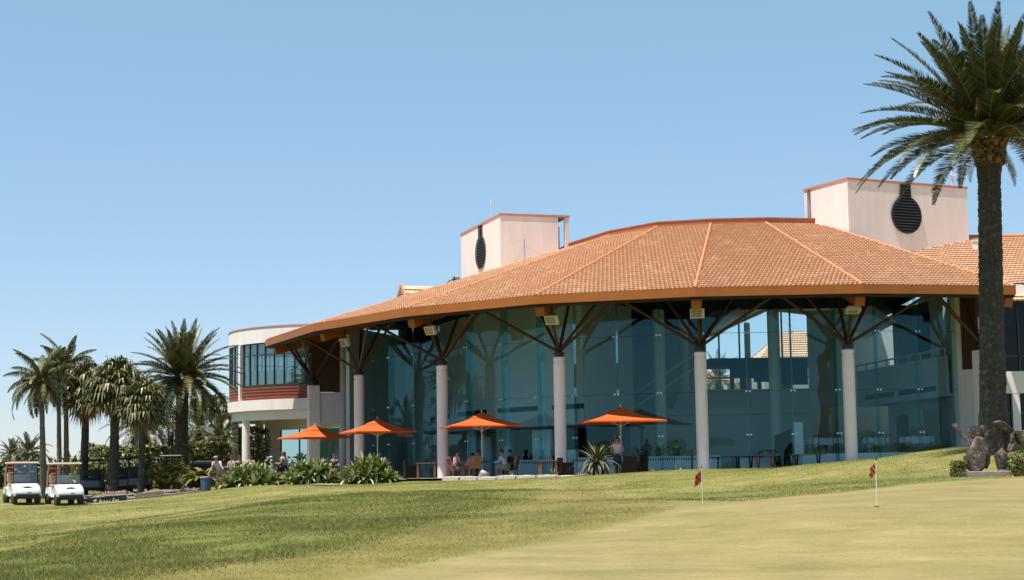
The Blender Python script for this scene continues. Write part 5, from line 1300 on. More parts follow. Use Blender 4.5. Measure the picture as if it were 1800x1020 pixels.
for i, (u, Y, rz, lab) in enumerate(((1430, 77.6, .3, 'dark dining chair at the left front of the left clothed table'), (1474, 77.5, -.4, 'dark bentwood chair front right of the left clothed table'), (1424, 79.2, 1.4, 'dark chair at the left side of the left clothed table'), (1528, 78.4, .2, 'dark chair before the middle clothed table'), (1566, 78.6, -.5, 'dark chair between the middle and right clothed tables'), (1592, 76.6, .3, 'dark chair front left of the right clothed table'), (1640, 77.2, -1.2, 'dark chair at the right end of the right clothed table'))): dchair(lab, u, Y, rz)
for lab, u, Y, h, n, sd in (('tall dark indoor plant between the white clothed tables', 1543, 81.2, .9, 26, 201), ('indoor palm plant behind the counter left of the standing woman', 1062, 79, 1.0, 22, 202), ('indoor palm plant behind the counter right of the umbrella pole', 1112, 78.6, 1.15, 22, 203), ('indoor palm plant behind the counter beside the dark silhouette', 1157, 78.4, 1.1, 22, 204), ('broad indoor plant by the fifth column behind the glass', 1515, 80.5, .6, 18, 205)):
    r = random.Random(sd); z = .862 if u > 1400 else 0; t = thing('potted_plant', lab, 'potted plant', T0z(u, Y, z), group='indoor plants behind the glass'); m = MB(); m.lathe([(.2, 0), (.27, .4), (.24, .42)], 16); m.build('pot', 'black', t)
    m = MB()
    for k in range(n): blade(m, (0, 0, .4 + h * .5 * (k / n)), k * 2.4, R_(r.uniform(25, 80)), h * r.uniform(.7, 1.1), .055, r.uniform(.5, 1.6), r)
    m.build('foliage', 'leafdark', t); m = MB(); m.tube([(0, 0, .35), (0, 0, .4 + h * .5)], .03, 6); m.build('stem', 'twig', t)
# neighbouring houses seen through the window
def house(label, x0, x1, y0, y1, ze, zr):
    t = thing('neighbouring_house', label, 'house', ((x0 + x1) / 2, (y0 + y1) / 2, 0)); m = MB(); m.prism([(x0, y0), (x1, y0), (x1, y1), (x0, y1)], -.3, ze - .02); m.build('wall', 'wall', t, world=True)
    ym = (y0 + y1) / 2; m = MB(); tile_panel(m, (x0 - .5, y0 - .5, ze - .1), (x1 + .5, y0 - .5, ze - .1), (x1 - 2.2, ym, zr), (x0 + 2.2, ym, zr)); tile_panel(m, (x1 + .5, y1 + .5, ze - .1), (x0 - .5, y1 + .5, ze - .1), (x0 + 2.2, ym, zr), (x1 - 2.2, ym, zr))
    m.add([(x0 - .5, y0 - .5, ze - .1), (x0 + 2.2, ym, zr), (x0 - .5, y1 + .5, ze - .1), (x1 + .5, y0 - .5, ze - .1), (x1 - 2.2, ym, zr), (x1 + .5, y1 + .5, ze - .1)], [(0, 1, 2), (3, 5, 4)]); m.build('roof', 'tile', t, world=True)
    for k in range(3):
        m = MB(); xx = x0 + (x1 - x0) * (k + .5) / 3; m.box((xx, y0 - .02, ze - 1.5), (1.2, .06, 1.3)); f = m.build('window', 'darkglass', t, world=True)
house('neighbouring house with tiled roof seen through the right half of the rear window', atz(1330, 124, 8).x, atz(1540, 124, 8).x, 121, 130, 8.1, 10.6)
house('lower tiled house seen through the glass beyond the stair', atz(1195, 120, 6).x, atz(1292, 120, 6).x, 117, 124, 6.3, 7.5)

# ------------------------------------------------------------------ umbrellas
def umbrella(label, u, Y, zp, s, phi, du=0.):
    p = T0z(u, Y); t = thing('market_umbrella', label, 'umbrella', p, phi, 'square orange market umbrellas along the terrace')
    ze = zp - .72; h = s / 2
    m = MB(); N = 8; top = V3(0, 0, zp - .12)
    cs = [V3(-h, -h, ze), V3(h, -h, ze), V3(h, h, ze), V3(-h, h, ze)]
    for i in range(4):
        a, b = cs[i], cs[(i + 1) % 4]; mid = (a + b) / 2
        for q, w_ in ((a, b),):
            vs = []
            for k in range(N + 1):
                f = k / N
                for j in range(7):
                    e = a.lerp(b, j / 6) * 1.0; e = e + V3(0, 0, .10 * 4 * (j / 6) * (1 - j / 6)) * 0 - (e - V3(0, 0, e.z)) * (.035 * 4 * (j / 6) * (1 - j / 6))
                    pnt = top.lerp(e, f); pnt.z -= .05 * math.sin(PI * f); vs.append(pnt)
            k0 = [(k * 7 + j, k * 7 + j + 1, (k + 1) * 7 + j + 1, (k + 1) * 7 + j) for k in range(N) for j in range(6)]
            # valance
            L = len(vs)
            for j in range(7): v = vs[N * 7 + j]; vs.append(v + V3(0, 0, -.07))
            k0 += [(N * 7 + j, N * 7 + j + 1, L + j + 1, L + j) for j in range(6)]
            m.add(vs, k0)
    can = m.build('canopy', 'canvas', t, smooth=False)
    m = MB(); c = s * .16; zc = zp - .12 - .60 * .32 - .01
    for i in range(4):
        sg = [(-1, -1), (1, -1), (1, 1), (-1, 1)]; a = V3(sg[i][0] * c, sg[i][1] * c, zc); b = V3(sg[(i + 1) % 4][0] * c, sg[(i + 1) % 4][1] * c, zc)
        m.add([a, b, V3(0, 0, zp - .05), a - V3(0, 0, .03), b - V3(0, 0, .03)], [(0, 1, 2), (3, 4, 1, 0)])
    m.build('vent_cap', 'canvas', can)
    m = MB(); m.lathe([(.027, .0), (.027, zp - .1), (.02, zp + .03), (.01, zp + .05)], 10); m.build('pole', 'pole', t, smooth=True)
    m = MB(); m.lathe([(.28, 0), (.28, .08), (.05, .1), (.05, .3)], 16); m.build('base', 'black', t)
    m = MB(); m.lathe([(.05, zp - .98), (.06, zp - .94), (.05, zp - .88)], 10); m.build('hub', 'pole', t)
    for i in range(8):
        a = PI / 4 * i + PI / 4; L = h * (1.414 if i % 2 == 0 else 1.0)
        d = V3(math.cos(a), math.sin(a), 0); q = d * L
        def surf(f): z = (zp - .12) + (ze - zp + .12) * f - .05 * math.sin(PI * f); return V3(q.x * f, q.y * f, z - .03)
        m = MB(); m.tube([surf(.04), surf(.5), surf(.985 if i % 2 == 0 else .93)], .012, 5); rb = m.build('rib', 'pole', t)
        m = MB(); m.tube([V3(d.x * .05, d.y * .05, zp - .92), surf(.5)], .011, 5); m.build('strut', 'pole', rb)
    return t
umbrella('leftmost and lowest orange square umbrella partly over the middle shrub', 553, 88.0, 2.95, 3.0, R_(36))
umbrella('second orange square umbrella from the left in front of the first column', 664, 81.2, 3.05, 3.1, R_(22))
umbrella('third orange square umbrella from the left over the seated people', 848, 75.3, 3.10, 3.4, R_(10))
umbrella('rightmost orange square umbrella over the standing woman', 1093, 71.8, 3.12, 3.5, R_(6))

# ------------------------------------------------------------------ floodlights, roof furniture
for i, (da, lab, gm) in enumerate(((.035, 'floodlight under the eave tip beside the curved wing', 'lampglass'), (.02, 'floodlight with amber glass under the eave by the second column', 'lampwarm'), (.01, 'floodlight under the eave left above the third column', 'lampglass'), (.0, 'floodlight facing the camera straight above the fourth column', 'lampglass'), (-.004, 'floodlight seen edge on above the fifth column', 'lampglass'))):
    a = ang(i) + da; p = pol(RC + 1.35, a, 6.98); t = thing('floodlight', lab, 'floodlight', p, a, 'floodlights hung below the roof edge')
    tl = Matrix.Rotation(R_(28 if i < 4 else 70), 3, 'X'); 
    if i == 3: tl = Matrix.Rotation(R_(5), 3, 'X')
    m = MB(); hf = .27
    for c, d in (((0, 0, .19), (.62, .16, .05)), ((0, 0, -.19), (.62, .16, .05)), ((-.285, 0, 0), (.05, .16, .33)), ((.25, 0, 0), (.12, .16, .33))): m.box(tl @ Vector(c), d, rot=tl)
    m.box(tl @ Vector((0, .10, 0)), (.55, .06, .4), rot=tl, taper=.9); m.build('housing', 'lampbody', t)
    m = MB(); m.box(tl @ Vector((-.035, -.04, 0)), (.44, .02, .325), rot=tl); m.build('lens', gm, t)
    m = MB(); m.tube([(0, .02, .22), (0, .02, .75)], .05, 8); m.box((0, .02, .27), (.3, .06, .05)); m.build('bracket', 'steel', t)
c = cL - n1L * 2.6 - n2L * .3
q = at(861, 383, (cL - n1L * .0 - n2L * 2.2).y)
t = thing('antenna', 'thin white aerial mast on the coping of the left vent tower', 'antenna', (cL - n2L * 2.0 - n1L * .1)); m = MB(); m.tube([(0, 0, -.02), (0, 0, 1.0)], .02, 6); m.build('mast', 'dish', t); m = MB(); m.lathe([(.05, .75), (.05, 1.05), (.02, 1.1)], 8); m.build('aerial_head', 'dish', t)
hp0 = pol(19.2, ang(0) + .02); zz_ = rz_(19.2)
hp0 = at(922, 448, 87.5); t = thing('mast', 'slim grey guyed mast rising behind the roof edge by the left vent tower', 'mast', (hp0.x, hp0.y, hp0.z - 1.2)); m = MB(); m.tube([(0, 0, 0), (0, 0, 2.1)], .035, 6); m.build('pole', 'chrome', t)
for dx in (-.6, 1.3, .5): m = MB(); m.tube([(0, 0, 1.75), (dx, .3, .9 if dx > 0 else .6)], .012, 4); m.build('guy_wire', 'chrome', t)
q = cR - n2R * (L1R * .93) - n1R * .5; t = thing('satellite_dish', 'pale satellite dish on the right vent tower beside the tall palm', 'satellite dish', q); m = MB(); m.tube([(0, 0, 0), (0, 0, .5)], .035, 6); m.build('mast', 'dish', t)
m = MB(); m.lathe([(.02, -.08), (.2, -.05), (.36, .02), (.38, .05), (.34, .03), (.19, -.03), (.02, -.05)], 20, (0, -.05, .62), mat3=Matrix.Rotation(R_(80), 3, 'Y') @ Matrix.Rotation(.3, 3, 'X')); m.build('reflector', 'dish', t, smooth='all'); m = MB(); m.tube([(-.05, -.05, .6), (.42, -.1, .75)], .015, 5); m.box((.44, -.1, .76), (.08, .06, .06)); m.build('feed_arm', 'dish', t)
q = at(1716, 436, 84.0); t = thing('roof_vent', 'small white roof vent beside the right vent tower', 'vent', q - Vector((0, 0, .5))); m = MB(); m.box((0, 0, .42), (.34, .3, .85)); m.build('duct', 'pole', t); m = MB(); m.box((0, 0, .87), (.42, .38, .05)); m.build('lid', 'pole', t)

# ------------------------------------------------------------------ kerbs, rocks, garden bed
r = random.Random(44); k = 0
aa_ = np.arange(-.60, -.245, .036)
for i, a in enumerate(aa_):
    rr = ter_r(a) - .1; p = pol(rr, a, 0); L = .036 * rr - .03; m = MB()
    hh = r.uniform(.20, .26); m.hull([Vector((x * L / 2 * r.uniform(.95, 1), y * .16, z)) for x in (-1, 1) for y in (-1, 1) for z in (-.32, hh - .16 + r.uniform(-.015, .015))] + [Vector((0, 0, hh - .14))])
    o = m.build('edging_stone', 'kerb', loc=p, bevel=.02); o.rotation_euler = (0, 0, a); tag(o, 'pale rough edging stone in the low kerb along the shaded terrace edge', 'edging stone', 'edging stones along the terrace')
def rock(label, p, s, mt, seed, group=None, name='rock'):
    r = random.Random(seed); m = MB(); m.hull([Vector((r.gauss(0, 1), r.gauss(0, 1), r.gauss(0, 1))).normalized() * r.uniform(.85, 1.1) * 1.0 for _ in range(26)]); m.v = [(x * s[0], y * s[1], z * s[2]) for x, y, z in m.v]
    o = m.build(name, mt, loc=p, bevel=.02); tag(o, label, 'rock', group); return o
p = pol(ter_r(-.51) - .12, -.51, 0); p = T0z(850, 73.9); rock('rounded pale boulder on the kerb before the slatted chair', (p.x, p.y, .17), (.27, .2, .2), 'rock', 3)
# garden bed by the cart park: flat scoria slabs and sign board
bed = [onground(u, Y) for u, Y in ((150, 72.8), (225, 73.0), (300, 73.4), (352, 74), (352, 76.4), (270, 78), (140, 78.5))]
m = MB(); m.add([(p.x, p.y, gz(p.x, p.y) + .06) for p in bed] + [(p.x, p.y, gz(p.x, p.y) - .2) for p in bed], [tuple(range(7))] + [(i, i + 7, (i + 1) % 7 + 7, (i + 1) % 7) for i in range(7)]); tag(m.build('garden_bed', 'lava'), kind='structure')
r = random.Random(8)
for i in range(30):
    u = 158 + (i * 37 % 190) + r.uniform(-4, 4); Y = 73.2 + (u - 150) * .006 + r.uniform(0, 1.8); p = onground(u, Y)
    rock('flat purple grey scoria stone lying loose on the bed below the palms', (p.x, p.y, p.z + .10), (r.uniform(.16, .42), r.uniform(.12, .22), r.uniform(.07, .15)), 'lava', 100 + i, 'scoria stones on the garden bed', 'garden_stone')
for lab, u, Y, s in (('brown rough stone standing at the right end of the scoria bed', 264, 74.2, (.22, .18, .2)), ('dark boulder low in front of the yellow green bush', 293, 74.6, (.36, .25, .14)), ('rounded boulder half buried left of the blue bin', 330, 74.8, (.28, .2, .12))): p = onground(u, Y); rock(lab, (p.x, p.y, p.z + .1), s, 'lava', int(u))
for lab, u0, Y0, u1, Y1 in (('upper grey timber sleeper edging the scoria bed', 182, 75.2, 224, 74.8), ('long lower timber sleeper at the right of the scoria bed', 240, 73.4, 288, 73.7)):
    a = onground(u0, Y0); b = onground(u1, Y1); m = MB(); m.beam(a + Vector((0, 0, .12)), b + Vector((0, 0, .14)), .2, .22); o = m.build('timber_sleeper', 'timber', bevel=.015); tag(o, lab, 'timber edging')
a = onground(148, 72.5); b = onground(223, 72.7); sgn = thing('sign_board', 'long low dark green sign board with pale script behind the cart', 'sign', a)
m = MB(); a2 = a + Vector((0, 0, .02)); b2 = b + Vector((0, 0, .08)); m.beam(a2, b2, .06, .34); m.build('board', 'signgreen', sgn, world=True)
dx = (b2 - a2) / 75
def scr(pts, w=.016): 
    m.tube([a2 + dx * x + Vector((0, -.045, z - .06)) for x, z in pts], w, 4)
for q_ in (([(1.5, -.02), (3, .06), (2.4, .11), (1.4, .05), (2, -.03), (3.2, -.02)], .02), ([(17.5, -.06), (19.5, .12), (22, .14), (22.5, .09), (19.5, .05), (22, -.04)],), ([(16.5, .09), (19, .13)],), ([(26.5, -.06), (29, .15)],), ([(29.5, -.05), (31, .05), (30, .08), (28.8, .03), (31, -.05), (33, .02)],), ([(34, -.04), (36, .07), (37, .03), (36.5, -.04)],), ([(39, -.02), (42, .05)],), ([(44, -.03), (46, .04)],), ([(50, -.04), (53, .14)],), ([(54, -.02), (56, .05), (58, .0), (61, .05)],)):
    m = MB(); scr(*q_); m.build('script_mark', 'signwhite', sgn, world=True)
# blue bin
p = onground(362, 74.0); t = thing('rubbish_bin', 'slightly leaning blue plastic rubbish bin with grey rim at the shrub end', 'bin', p, .2); m = MB(); m.lathe([(.21, 0), (.24, .3), (.26, .62), (.24, .60), (.2, .1)], 20); m.build('body', 'binblue', t, smooth=True); m = MB(); m.lathe([(.26, .60), (.28, .62), (.28, .67), (.24, .69), (.22, .62)], 20); m.build('rim', 'greyshirt', t, smooth=True)
m = MB(); pp = [onground(u, Y) for u, Y in ((345, 73.5), (382, 73.2), (384, 74.6), (348, 74.8))]; m.add([(q.x, q.y, gz(q.x, q.y) + .035) for q in pp], [(0, 1, 2, 3)]); tag(m.build('brick_path', mat('red_brick_paving', (.40, .15, .08), (.3, .11, .06), 8, .9)), kind='structure')
m = MB(); pp = [onground(u, Y) for u, Y in ((535, 69.9), (575, 69.2), (600, 69.6), (598, 71.2), (560, 71.4))]; m.add([(q.x, q.y, gz(q.x, q.y) + .05) for q in pp], [tuple(range(5))]); tag(m.build('path', 'paving'), kind='structure')
# ------------------------------------------------------------------ golf carts
def cart(label, loc, rz, screen_full=True, bag=True, sticker=False, body='white', roofm='beige', group='golf carts at the cart park', proto=None):
    t = thing('golf_cart', label, 'golf cart', loc, rz, group, 1.0 if body == 'white' else .95)
    m = MB(); st_ = []
    prof = [(-1.18, .34), (-1.24, .46), (-1.20, .62), (-1.02, .76), (-.72, .88), (-.60, .90), (-.52, .80), (-.60, .42), (-.62, .34)]
    for w_ in (-.58, -.50, .50, .58):
        k_ = .90 if abs(w_) > .55 else 1.
        st_.append([(w_, -.6 + (y + .6) * (k_ if y < -.6 else 1), .34 + (z - .34) * (k_ if abs(w_) > .55 else 1)) for y, z in prof])
    k0 = 0; n = len(prof); vs = [p for q in st_ for p in q]; fs = []
    for i in range(3):
        for j in range(n): fs.append((i * n + j, i * n + (j + 1) % n, (i + 1) * n + (j + 1) % n, (i + 1) * n + j))
    fs += [tuple(range(n)), tuple(range(4 * n - 1, 3 * n - 1, -1))]; m.add(vs, fs); m.build('front_cowl', body, t, recalc=True, smooth=True, bevel=.03)
    m = MB(); m.box((0, .82, .56), (1.12, .95, .42), taper=.93); m.box((0, .1, .345), (1.02, 1.3, .09)); m.build('body', body, t, bevel=.04)
    m = MB(); m.box((0, -1.22, .36), (1.0, .10, .12)); m.box((0, -.9, .28), (.9, .6, .12)); m.box((0, .6, .27), (.8, 1.2, .12)); m.build('chassis', 'black', t)
    m = MB(); m.ball((0, -1.105, .72), (.20, .02, .045), 12); m.build('emblem', 'steel', t); m = MB(); m.box((.06, -1.235, .50), (.16, .012, .035)); m.build('badge', 'steel', t)
    m = MB(); m.box((0, .55, .82), (1.0, .5, .13)); m.build('seat', 'beige' if body == 'white' else 'black', t, bevel=.04); m = MB(); m.box((0, .82, 1.12), (.98, .10, .36)); m.build('backrest', 'beige' if body == 'white' else 'black', t, bevel=.04)
    for sx, sy in ((-1, -.82), (1, -.82), (-1, .84), (1, .84)):
        q = V3(sx * .50, sy, .235); A = Matrix.Rotation(R_(90), 3, 'Y')
        w_ = MB(); w_.lathe([(.13, -.1), (.22, -.105), (.235, -.06), (.235, .06), (.22, .105), (.13, .1)], 22, q, mat3=A); wl_ = w_.build('wheel', 'rubber', t, smooth=True)
        w_ = MB(); w_.lathe([(.135, -.085), (.06, -.075), (.05, -.09), (.02, -.09), (.02, .09), (.05, .09), (.06, .075), (.135, .085)], 16, q, mat3=A); w_.build('rim', 'rim', wl_)
    m = MB(); m.box((0, .12, 1.80), (1.16, 1.72, .07), taper=.94); m.box((0, .12, 1.755), (1.10, 1.66, .03)); m.build('roof', roofm, t, bevel=.025)
    for sx in (-1, 1):
        m = MB(); m.tube([(sx * .53, -.70, .86), (sx * .50, -.60, 1.76)], .02, 6); m.build('front_post', 'black', t)
        m = MB(); m.tube([(sx * .54, .92, .72), (sx * .54, .90, 1.2), (sx * .50, .82, 1.76)], .03, 6); m.build('rear_post', roofm if body == 'white' else 'black', t)
    z1 = 1.74 if screen_full else 1.30
    m = MB(); m.add([(-.51, -.70 + .02, .9), (.51, -.68, .9), (.49, -.60 - .07 * (z1 < 1.5), z1), (-.49, -.60 - .07 * (z1 < 1.5), z1)], [(0, 1, 2, 3)]); m.build('windscreen', 'screen', t)
    m = MB(); m.beam((-.5, -.65, 1.30), (.5, -.65, 1.30), .02, .02); m.beam((-.51, -.69, .90), (.51, -.69, .90), .03, .04); m.build('windscreen_bar', 'black', t)
    m = MB(); m.tube([V3(.25 + .17 * math.cos(a), -.36 - .05 * math.sin(a), 1.02 + .16 * math.sin(a)) for a in np.linspace(0, 2 * PI, 17)], .016, 6, cap=False); m.tube([(.25, -.36, 1.02), (.25, -.58, .82)], .022, 6); m.build('steering_wheel', 'black', t)
    if bag:
        for sx, mt in ((-.22, 'red'), (.24, 'black')):
            m = MB(); m.lathe([(.13, .68), (.14, 1.35), (.10, 1.38)], 12, (sx, 1.18, 0)); 
            for k_ in range(4): m.tube([(sx + .05 * (k_ - 1.5), 1.18, 1.36), (sx + .07 * (k_ - 1.5), 1.20, 1.56)], .012, 5); m.ball((sx + .07 * (k_ - 1.5), 1.2, 1.58), .04, 8)
            o_ = m.build('golf_bag', mt, None); o_.location = loc; o_.rotation_euler = (0, 0, rz); tag(o_, ('red' if mt == 'red' else 'black') + ' golf bag strapped to the rear of the ' + ('left white cart' if sticker else 'right white cart'), 'golf bag')
    if sticker:
        m = MB(); m.box((-.562, .72, .55), (.012, .30, .24)); sk = m.build('side_sticker', 'blue', t); m = MB(); m.box((-.57, .64, .54), (.006, .10, .17)); m.build('sticker_panel', 'pole', sk)
    return t
p = onground(38, 71.6); cart('white golf cart with full windscreen and blue side sticker at left edge', p, R_(29), True, True, True)
p = onground(113, 71.2); cart('white golf cart with half height windscreen beside the green sign board', p, R_(29), False, True, False)
GC = 'dark roofed golf carts in the shade of the palms'
for lab, u, Y, rz in (('shaded dark golf cart behind the fan palm with dead skirt', 160, 80.5, 200), ('shaded dark golf cart behind the near black straight palm trunk', 208, 80.0, 195), ('shaded dark golf cart behind the short fan palm trunk', 246, 79.6, 190), ('dark golf cart roof showing above the yellow green bush', 303, 82.5, 185)):
    cart(lab, onground(u, Y), R_(rz), True, False, False, 'greypaint', 'black', GC)
# dark parked car behind the bush
p = onground(356, 86.5); t = thing('parked_car', 'black parked car half hidden behind the yellow green bush', 'car', p, R_(8), None, .86); m = MB()
for w_ in (0,): m.hull([V3(x, y, z) for x in (-1.0, 1.0) for y, z in ((-.85, .35), (.85, .35), (-.88, .85), (.88, .85))] + [V3(x, y, .95) for x in (-1.9, 1.9) for y in (-.8, .8)] + [V3(x, y, .4) for x in (-2.0, 2.0) for y in (-.75, .75)])
m.build('body', 'greypaint', t, bevel=.06)
m = MB(); m.hull([V3(x, y, .955) for x in (-1.2, 1.7) for y in (-.76, .76)] + [V3(x, y, 1.5) for x in (-.6, 1.3) for y in (-.6, .6)]); m.build('cabin', 'greypaint', t, bevel=.05)
m = MB(); m.add([(-.95, -.77, 1.02), (1.45, -.77, 1.02), (1.15, -.66, 1.42), (-.6, -.66, 1.42)], [(0, 1, 2, 3)]); m.build('window', 'darkglass', t)
m = MB(); m.beam((-.5, -.5, 1.58), (1.2, -.5, 1.58), .04, .05); m.build('roof_rack', 'chrome', t)
for sx in (-1.25, 1.25):
    for sy in (-.78, .78): m = MB(); m.lathe([(.2, -.1), (.32, -.1), (.33, .0), (.32, .1), (.2, .1)], 20, (sx, sy, .33), mat3=Matrix.Rotation(R_(90), 3, 'X')); m.build('wheel', 'rubber', t, smooth=True)
# ------------------------------------------------------------------ putting green flags
def flag(label, u, v0, v1, Y, mt, seed):
    p = onground(u, Y); top = at(u - (1.5 if u > 1300 else 2), v0, Y); H = top.z - p.z; t = thing('flag', label, 'flag', p, 0, 'small checkered flags on the putting green')
    m = MB(); m.tube([(0, 0, -.05), (top.x - p.x, 0, H)], [.008, .008], 8); m.build('pole', 'pole', t)
    sc = Y / FPX; m = MB(); mi = []
    W, Hh = (18 * sc, 20 * sc); nx_, ny_ = 8, 8; x0 = top.x - p.x
    for j in range(ny_ + 1):
        for i in range(nx_ + 1):
            a = i / nx_; b = j / ny_; x = x0 - a * W * (.62 + .12 * b) ; z = H - .03 - b * Hh - a * W * .75 + a * a * W * .15; y = .03 * math.sin(a * 5 + b * 2) * a - .02 * a; m.v.append((x, y, z))
    for j in range(ny_):
        for i in range(nx_): k_ = j * (nx_ + 1) + i; m.f.append((k_, k_ + 1, k_ + nx_ + 2, k_ + nx_ + 1)); m.m.append((i // 2 + j // 2) % 2 if i > 0 else 1)
    m.build('cloth', [mt, 'flagblack'], t)
    m = MB(); m.lathe([(.012, H), (.02, H + .02), (.005, H + .05)], 8, (x0, 0, 0)); m.build('finial', 'black', t)
flag('red and black checkered flag at the far edge of the putting green', 1235, 823, 881, 37.6, 'flagred', 1)
flag('orange and black checkered flag nearer the sculpture on the putting green', 1541, 809, 888, 31, 'flagorange', 2)
p = onground(1541, 31); m = MB(); m.lathe([(.054, 0), (.054, .004)], 16, (p.x + .0, p.y, p.z + .006)); tag(m.build('golf_hole', 'black'), 'small dark hole cup at the base of the orange flag', 'golf hole')
# ------------------------------------------------------------------ stone sculpture
SY = 47.0; SP = onground(1728, SY); st_ = thing('stone_sculpture', 'angular carved brown stone sculpture of limb like blocks before the tall palm', 'sculpture', SP)
def sp(cx, cy, dy=0.): return at(1640 + cx / 7.2875, 720 + cy / 7.286, SY) - SP + Vector((0, dy, 0))
def block(name, poly, d0, d1, shrink=.8, shift=(0, 0), front=None):
    n = len(poly); cx = sum(p[0] for p in poly) / n; cy = sum(p[1] for p in poly) / n
    rb_ = random.Random(int(cx)); ox, oy = rb_.uniform(-.12, .12) * (poly[0][0] - cx), rb_.uniform(-.1, .1) * (poly[0][1] - cy)
    fr = [sp(cx + ox + (x - cx) * (front or rb_.uniform(.55, .9)), cy + oy + (y - cy) * (front or rb_.uniform(.7, .94)), d0 + rb_.uniform(0, .10)) for x, y in poly]; md = [sp(x, y, (d0 + d1) * .4 + rb_.uniform(-.06, .06)) for x, y in poly]; bk = [sp(cx + shift[0] + (x - cx) * shrink, cy + shift[1] + (y - cy) * shrink, d1) for x, y in poly]
    m = MB(); m.hull(fr + md + bk); return m.build(name, 'stone', st_)
block('torso', [(530, 330), (640, 345), (672, 520), (668, 740), (600, 815), (470, 815), (420, 580), (440, 545)], -.30, .28)
block('torso_side', [(655, 455), (690, 480), (735, 590), (742, 690), (690, 770), (650, 740)], -.12, .22)
block('hip', [(415, 590), (475, 575), (475, 790), (430, 745), (412, 680)], -.1, .25)
m = MB(); m.hull([sp(x, y, d) for d in (-.08, .08) for x, y in ((510, 350), (525, 400), (430, 410), (395, 370), (400, 340), (450, 340))] ); m.hull([sp(x, y, d) for d in (-.055, .055) for x, y in ((405, 338), (385, 375), (290, 255), (270, 235), (290, 215), (318, 232))]); m.build('arm', 'stone', st_, bevel=.006)
block('hand', [(238, 200), (260, 180), (300, 178), (316, 215), (275, 235), (245, 222)], -.05, .05)
m = MB(); m.tube([sp(262, 190, 0), sp(252, 140, 0), sp(247, 85, 0)], [.022, .018, .016], 7); m.build('rod', 'black', st_)
m = MB()
for k in range(4): m.hull([sp(x, y, d) for d in (-.1, .14) for x, y in ((462 + (k % 2) * 4, 216 + k * 30), (600 - (k % 2) * 5, 213 + k * 30), (597, 239 + k * 30), (466, 243 + k * 30))])
m.build('ribbed_block', 'stone', st_)
block('shoulder', [(598, 235), (640, 195), (672, 215), (668, 300), (625, 335), (592, 300)], -.05, .2)
block('upper_arm', [(760, 165), (835, 138), (900, 155), (1042, 268), (960, 302), (830, 250)], -.22, .25)
block('forearm', [(958, 295), (1042, 262), (1038, 425), (965, 445)], -.2, .15)
block('chest', [(775, 205), (880, 255), (962, 300), (955, 500), (905, 550), (862, 480), (858, 370)], -.02, .25)
block('knee', [(958, 440), (1045, 425), (1062, 470), (1010, 520), (950, 555), (942, 490)], -.22, .2)
block('lower_leg', [(880, 488), (940, 545), (950, 600), (1000, 775), (835, 780), (790, 590), (810, 555)], -.2, .22)
block('foot', [(830, 768), (1005, 765), (1020, 840), (822, 835)], -.25, .2)
block('leg_block', [(1042, 268), (1110, 262), (1240, 268), (1250, 400), (1240, 440), (1100, 455), (1040, 330)], -.2, .3)
block('leg_tip', [(1000, 480), (1060, 440), (1080, 470), (980, 550), (950, 560)], -.05, .15)
m = MB(); a = at(1680, 838, SY - .2); b = at(1782, 832, SY - .2); m.box(((a.x + b.x) / 2 - SP.x, .1, -.02), ((b.x - a.x), .95, .30)); m.build('plinth', 'plinth', st_, bevel=.02)
SUN_ELEV, SUN_AZIM, SUN_E, SKY_E, EXPO = 72., 231., 4.6, .078, .82
SKY_TINT = (.62, .52, .76)
SKY_ADD = (1.0, 2.2, 1.75)

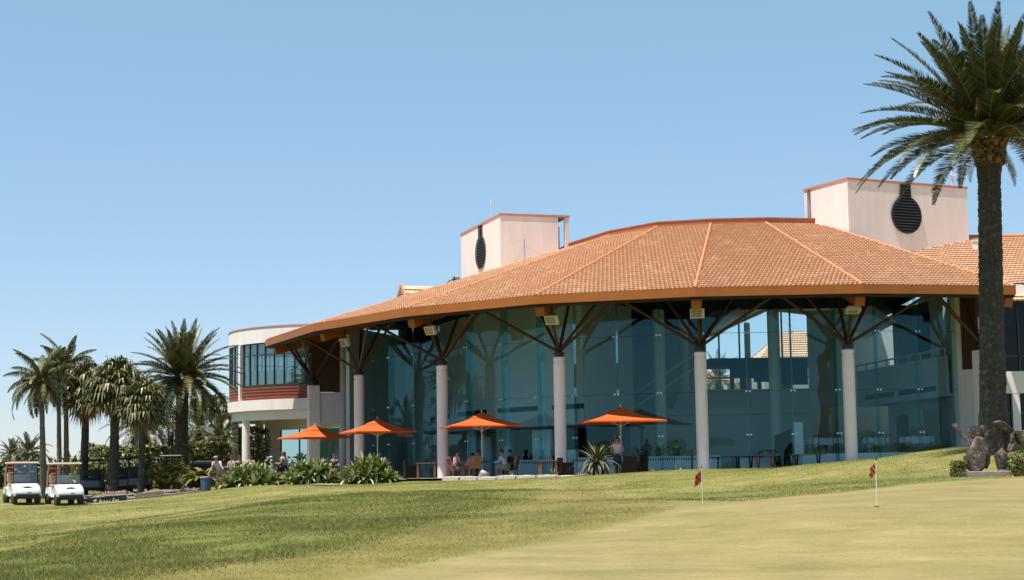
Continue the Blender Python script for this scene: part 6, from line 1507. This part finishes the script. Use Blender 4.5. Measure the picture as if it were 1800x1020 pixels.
# ------------------------------------------------------------------ camera, light, world
cam = bpy.data.cameras.new('camera'); camo = bpy.data.objects.new('camera', cam); COL.objects.link(camo)
xa = RT * CR - UP * SR; ya = RT * SR + UP * CR
camo.matrix_world = Matrix.Translation((0, 0, EZ)) @ Matrix((xa, ya, -FW)).transposed().to_4x4()
cam.sensor_width = 36; cam.lens = FPX / 1800 * 36; cam.clip_start = .1; cam.clip_end = 9000
SC.camera = camo
SUN_EL = R_(SUN_ELEV); SUN_AZ = R_(SUN_AZIM)     # azimuth: clockwise from +Y
sd = Vector((math.sin(SUN_AZ) * math.cos(SUN_EL), math.cos(SUN_AZ) * math.cos(SUN_EL), math.sin(SUN_EL)))
sl = bpy.data.lights.new('sun', 'SUN'); sl.energy = SUN_E; sl.angle = R_(.53); sl.color = (1., .93, .84)
so = bpy.data.objects.new('sun', sl); COL.objects.link(so); so.rotation_euler = sd.to_track_quat('Z', 'Y').to_euler(); so.location = (0, 0, 60)
w = bpy.data.worlds.new('World'); SC.world = w; w.use_nodes = True
wn = w.node_tree.nodes; wl = w.node_tree.links
bg = wn.get('Background') or wn.new('ShaderNodeBackground')
st = wn.new('ShaderNodeTexSky'); st.sky_type = 'NISHITA'; st.sun_disc = False; st.sun_elevation = SUN_EL; st.sun_rotation = SUN_AZ
st.air_density = 1.0; st.dust_density = .1; st.ozone_density = 2.2; st.altitude = 0
tn = wn.new('ShaderNodeMix'); tn.data_type = 'RGBA'; tn.blend_type = 'MULTIPLY'; tn.inputs['Factor'].default_value = 1; tn.inputs['B'].default_value = (*SKY_TINT, 1)
wl.new(st.outputs[0], tn.inputs['A']); ad = wn.new('ShaderNodeMix'); ad.data_type = 'RGBA'; ad.blend_type = 'ADD'; ad.inputs['Factor'].default_value = 1; ad.inputs['B'].default_value = (*SKY_ADD, 1)
wl.new(tn.outputs['Result'], ad.inputs['A']); wl.new(ad.outputs['Result'], bg.inputs[0]); bg.inputs[1].default_value = SKY_E
SC.view_settings.view_transform = 'Standard'; SC.view_settings.look = 'None'; SC.view_settings.exposure = EXPO; SC.view_settings.gamma = 1
SC.cycles.max_bounces = 10; SC.cycles.diffuse_bounces = 3; SC.cycles.glossy_bounces = 4; SC.cycles.transmission_bounces = 6; SC.cycles.transparent_max_bounces = 24
SC.cycles.caustics_reflective = False; SC.cycles.caustics_refractive = False
SC.cycles.use_denoising = True
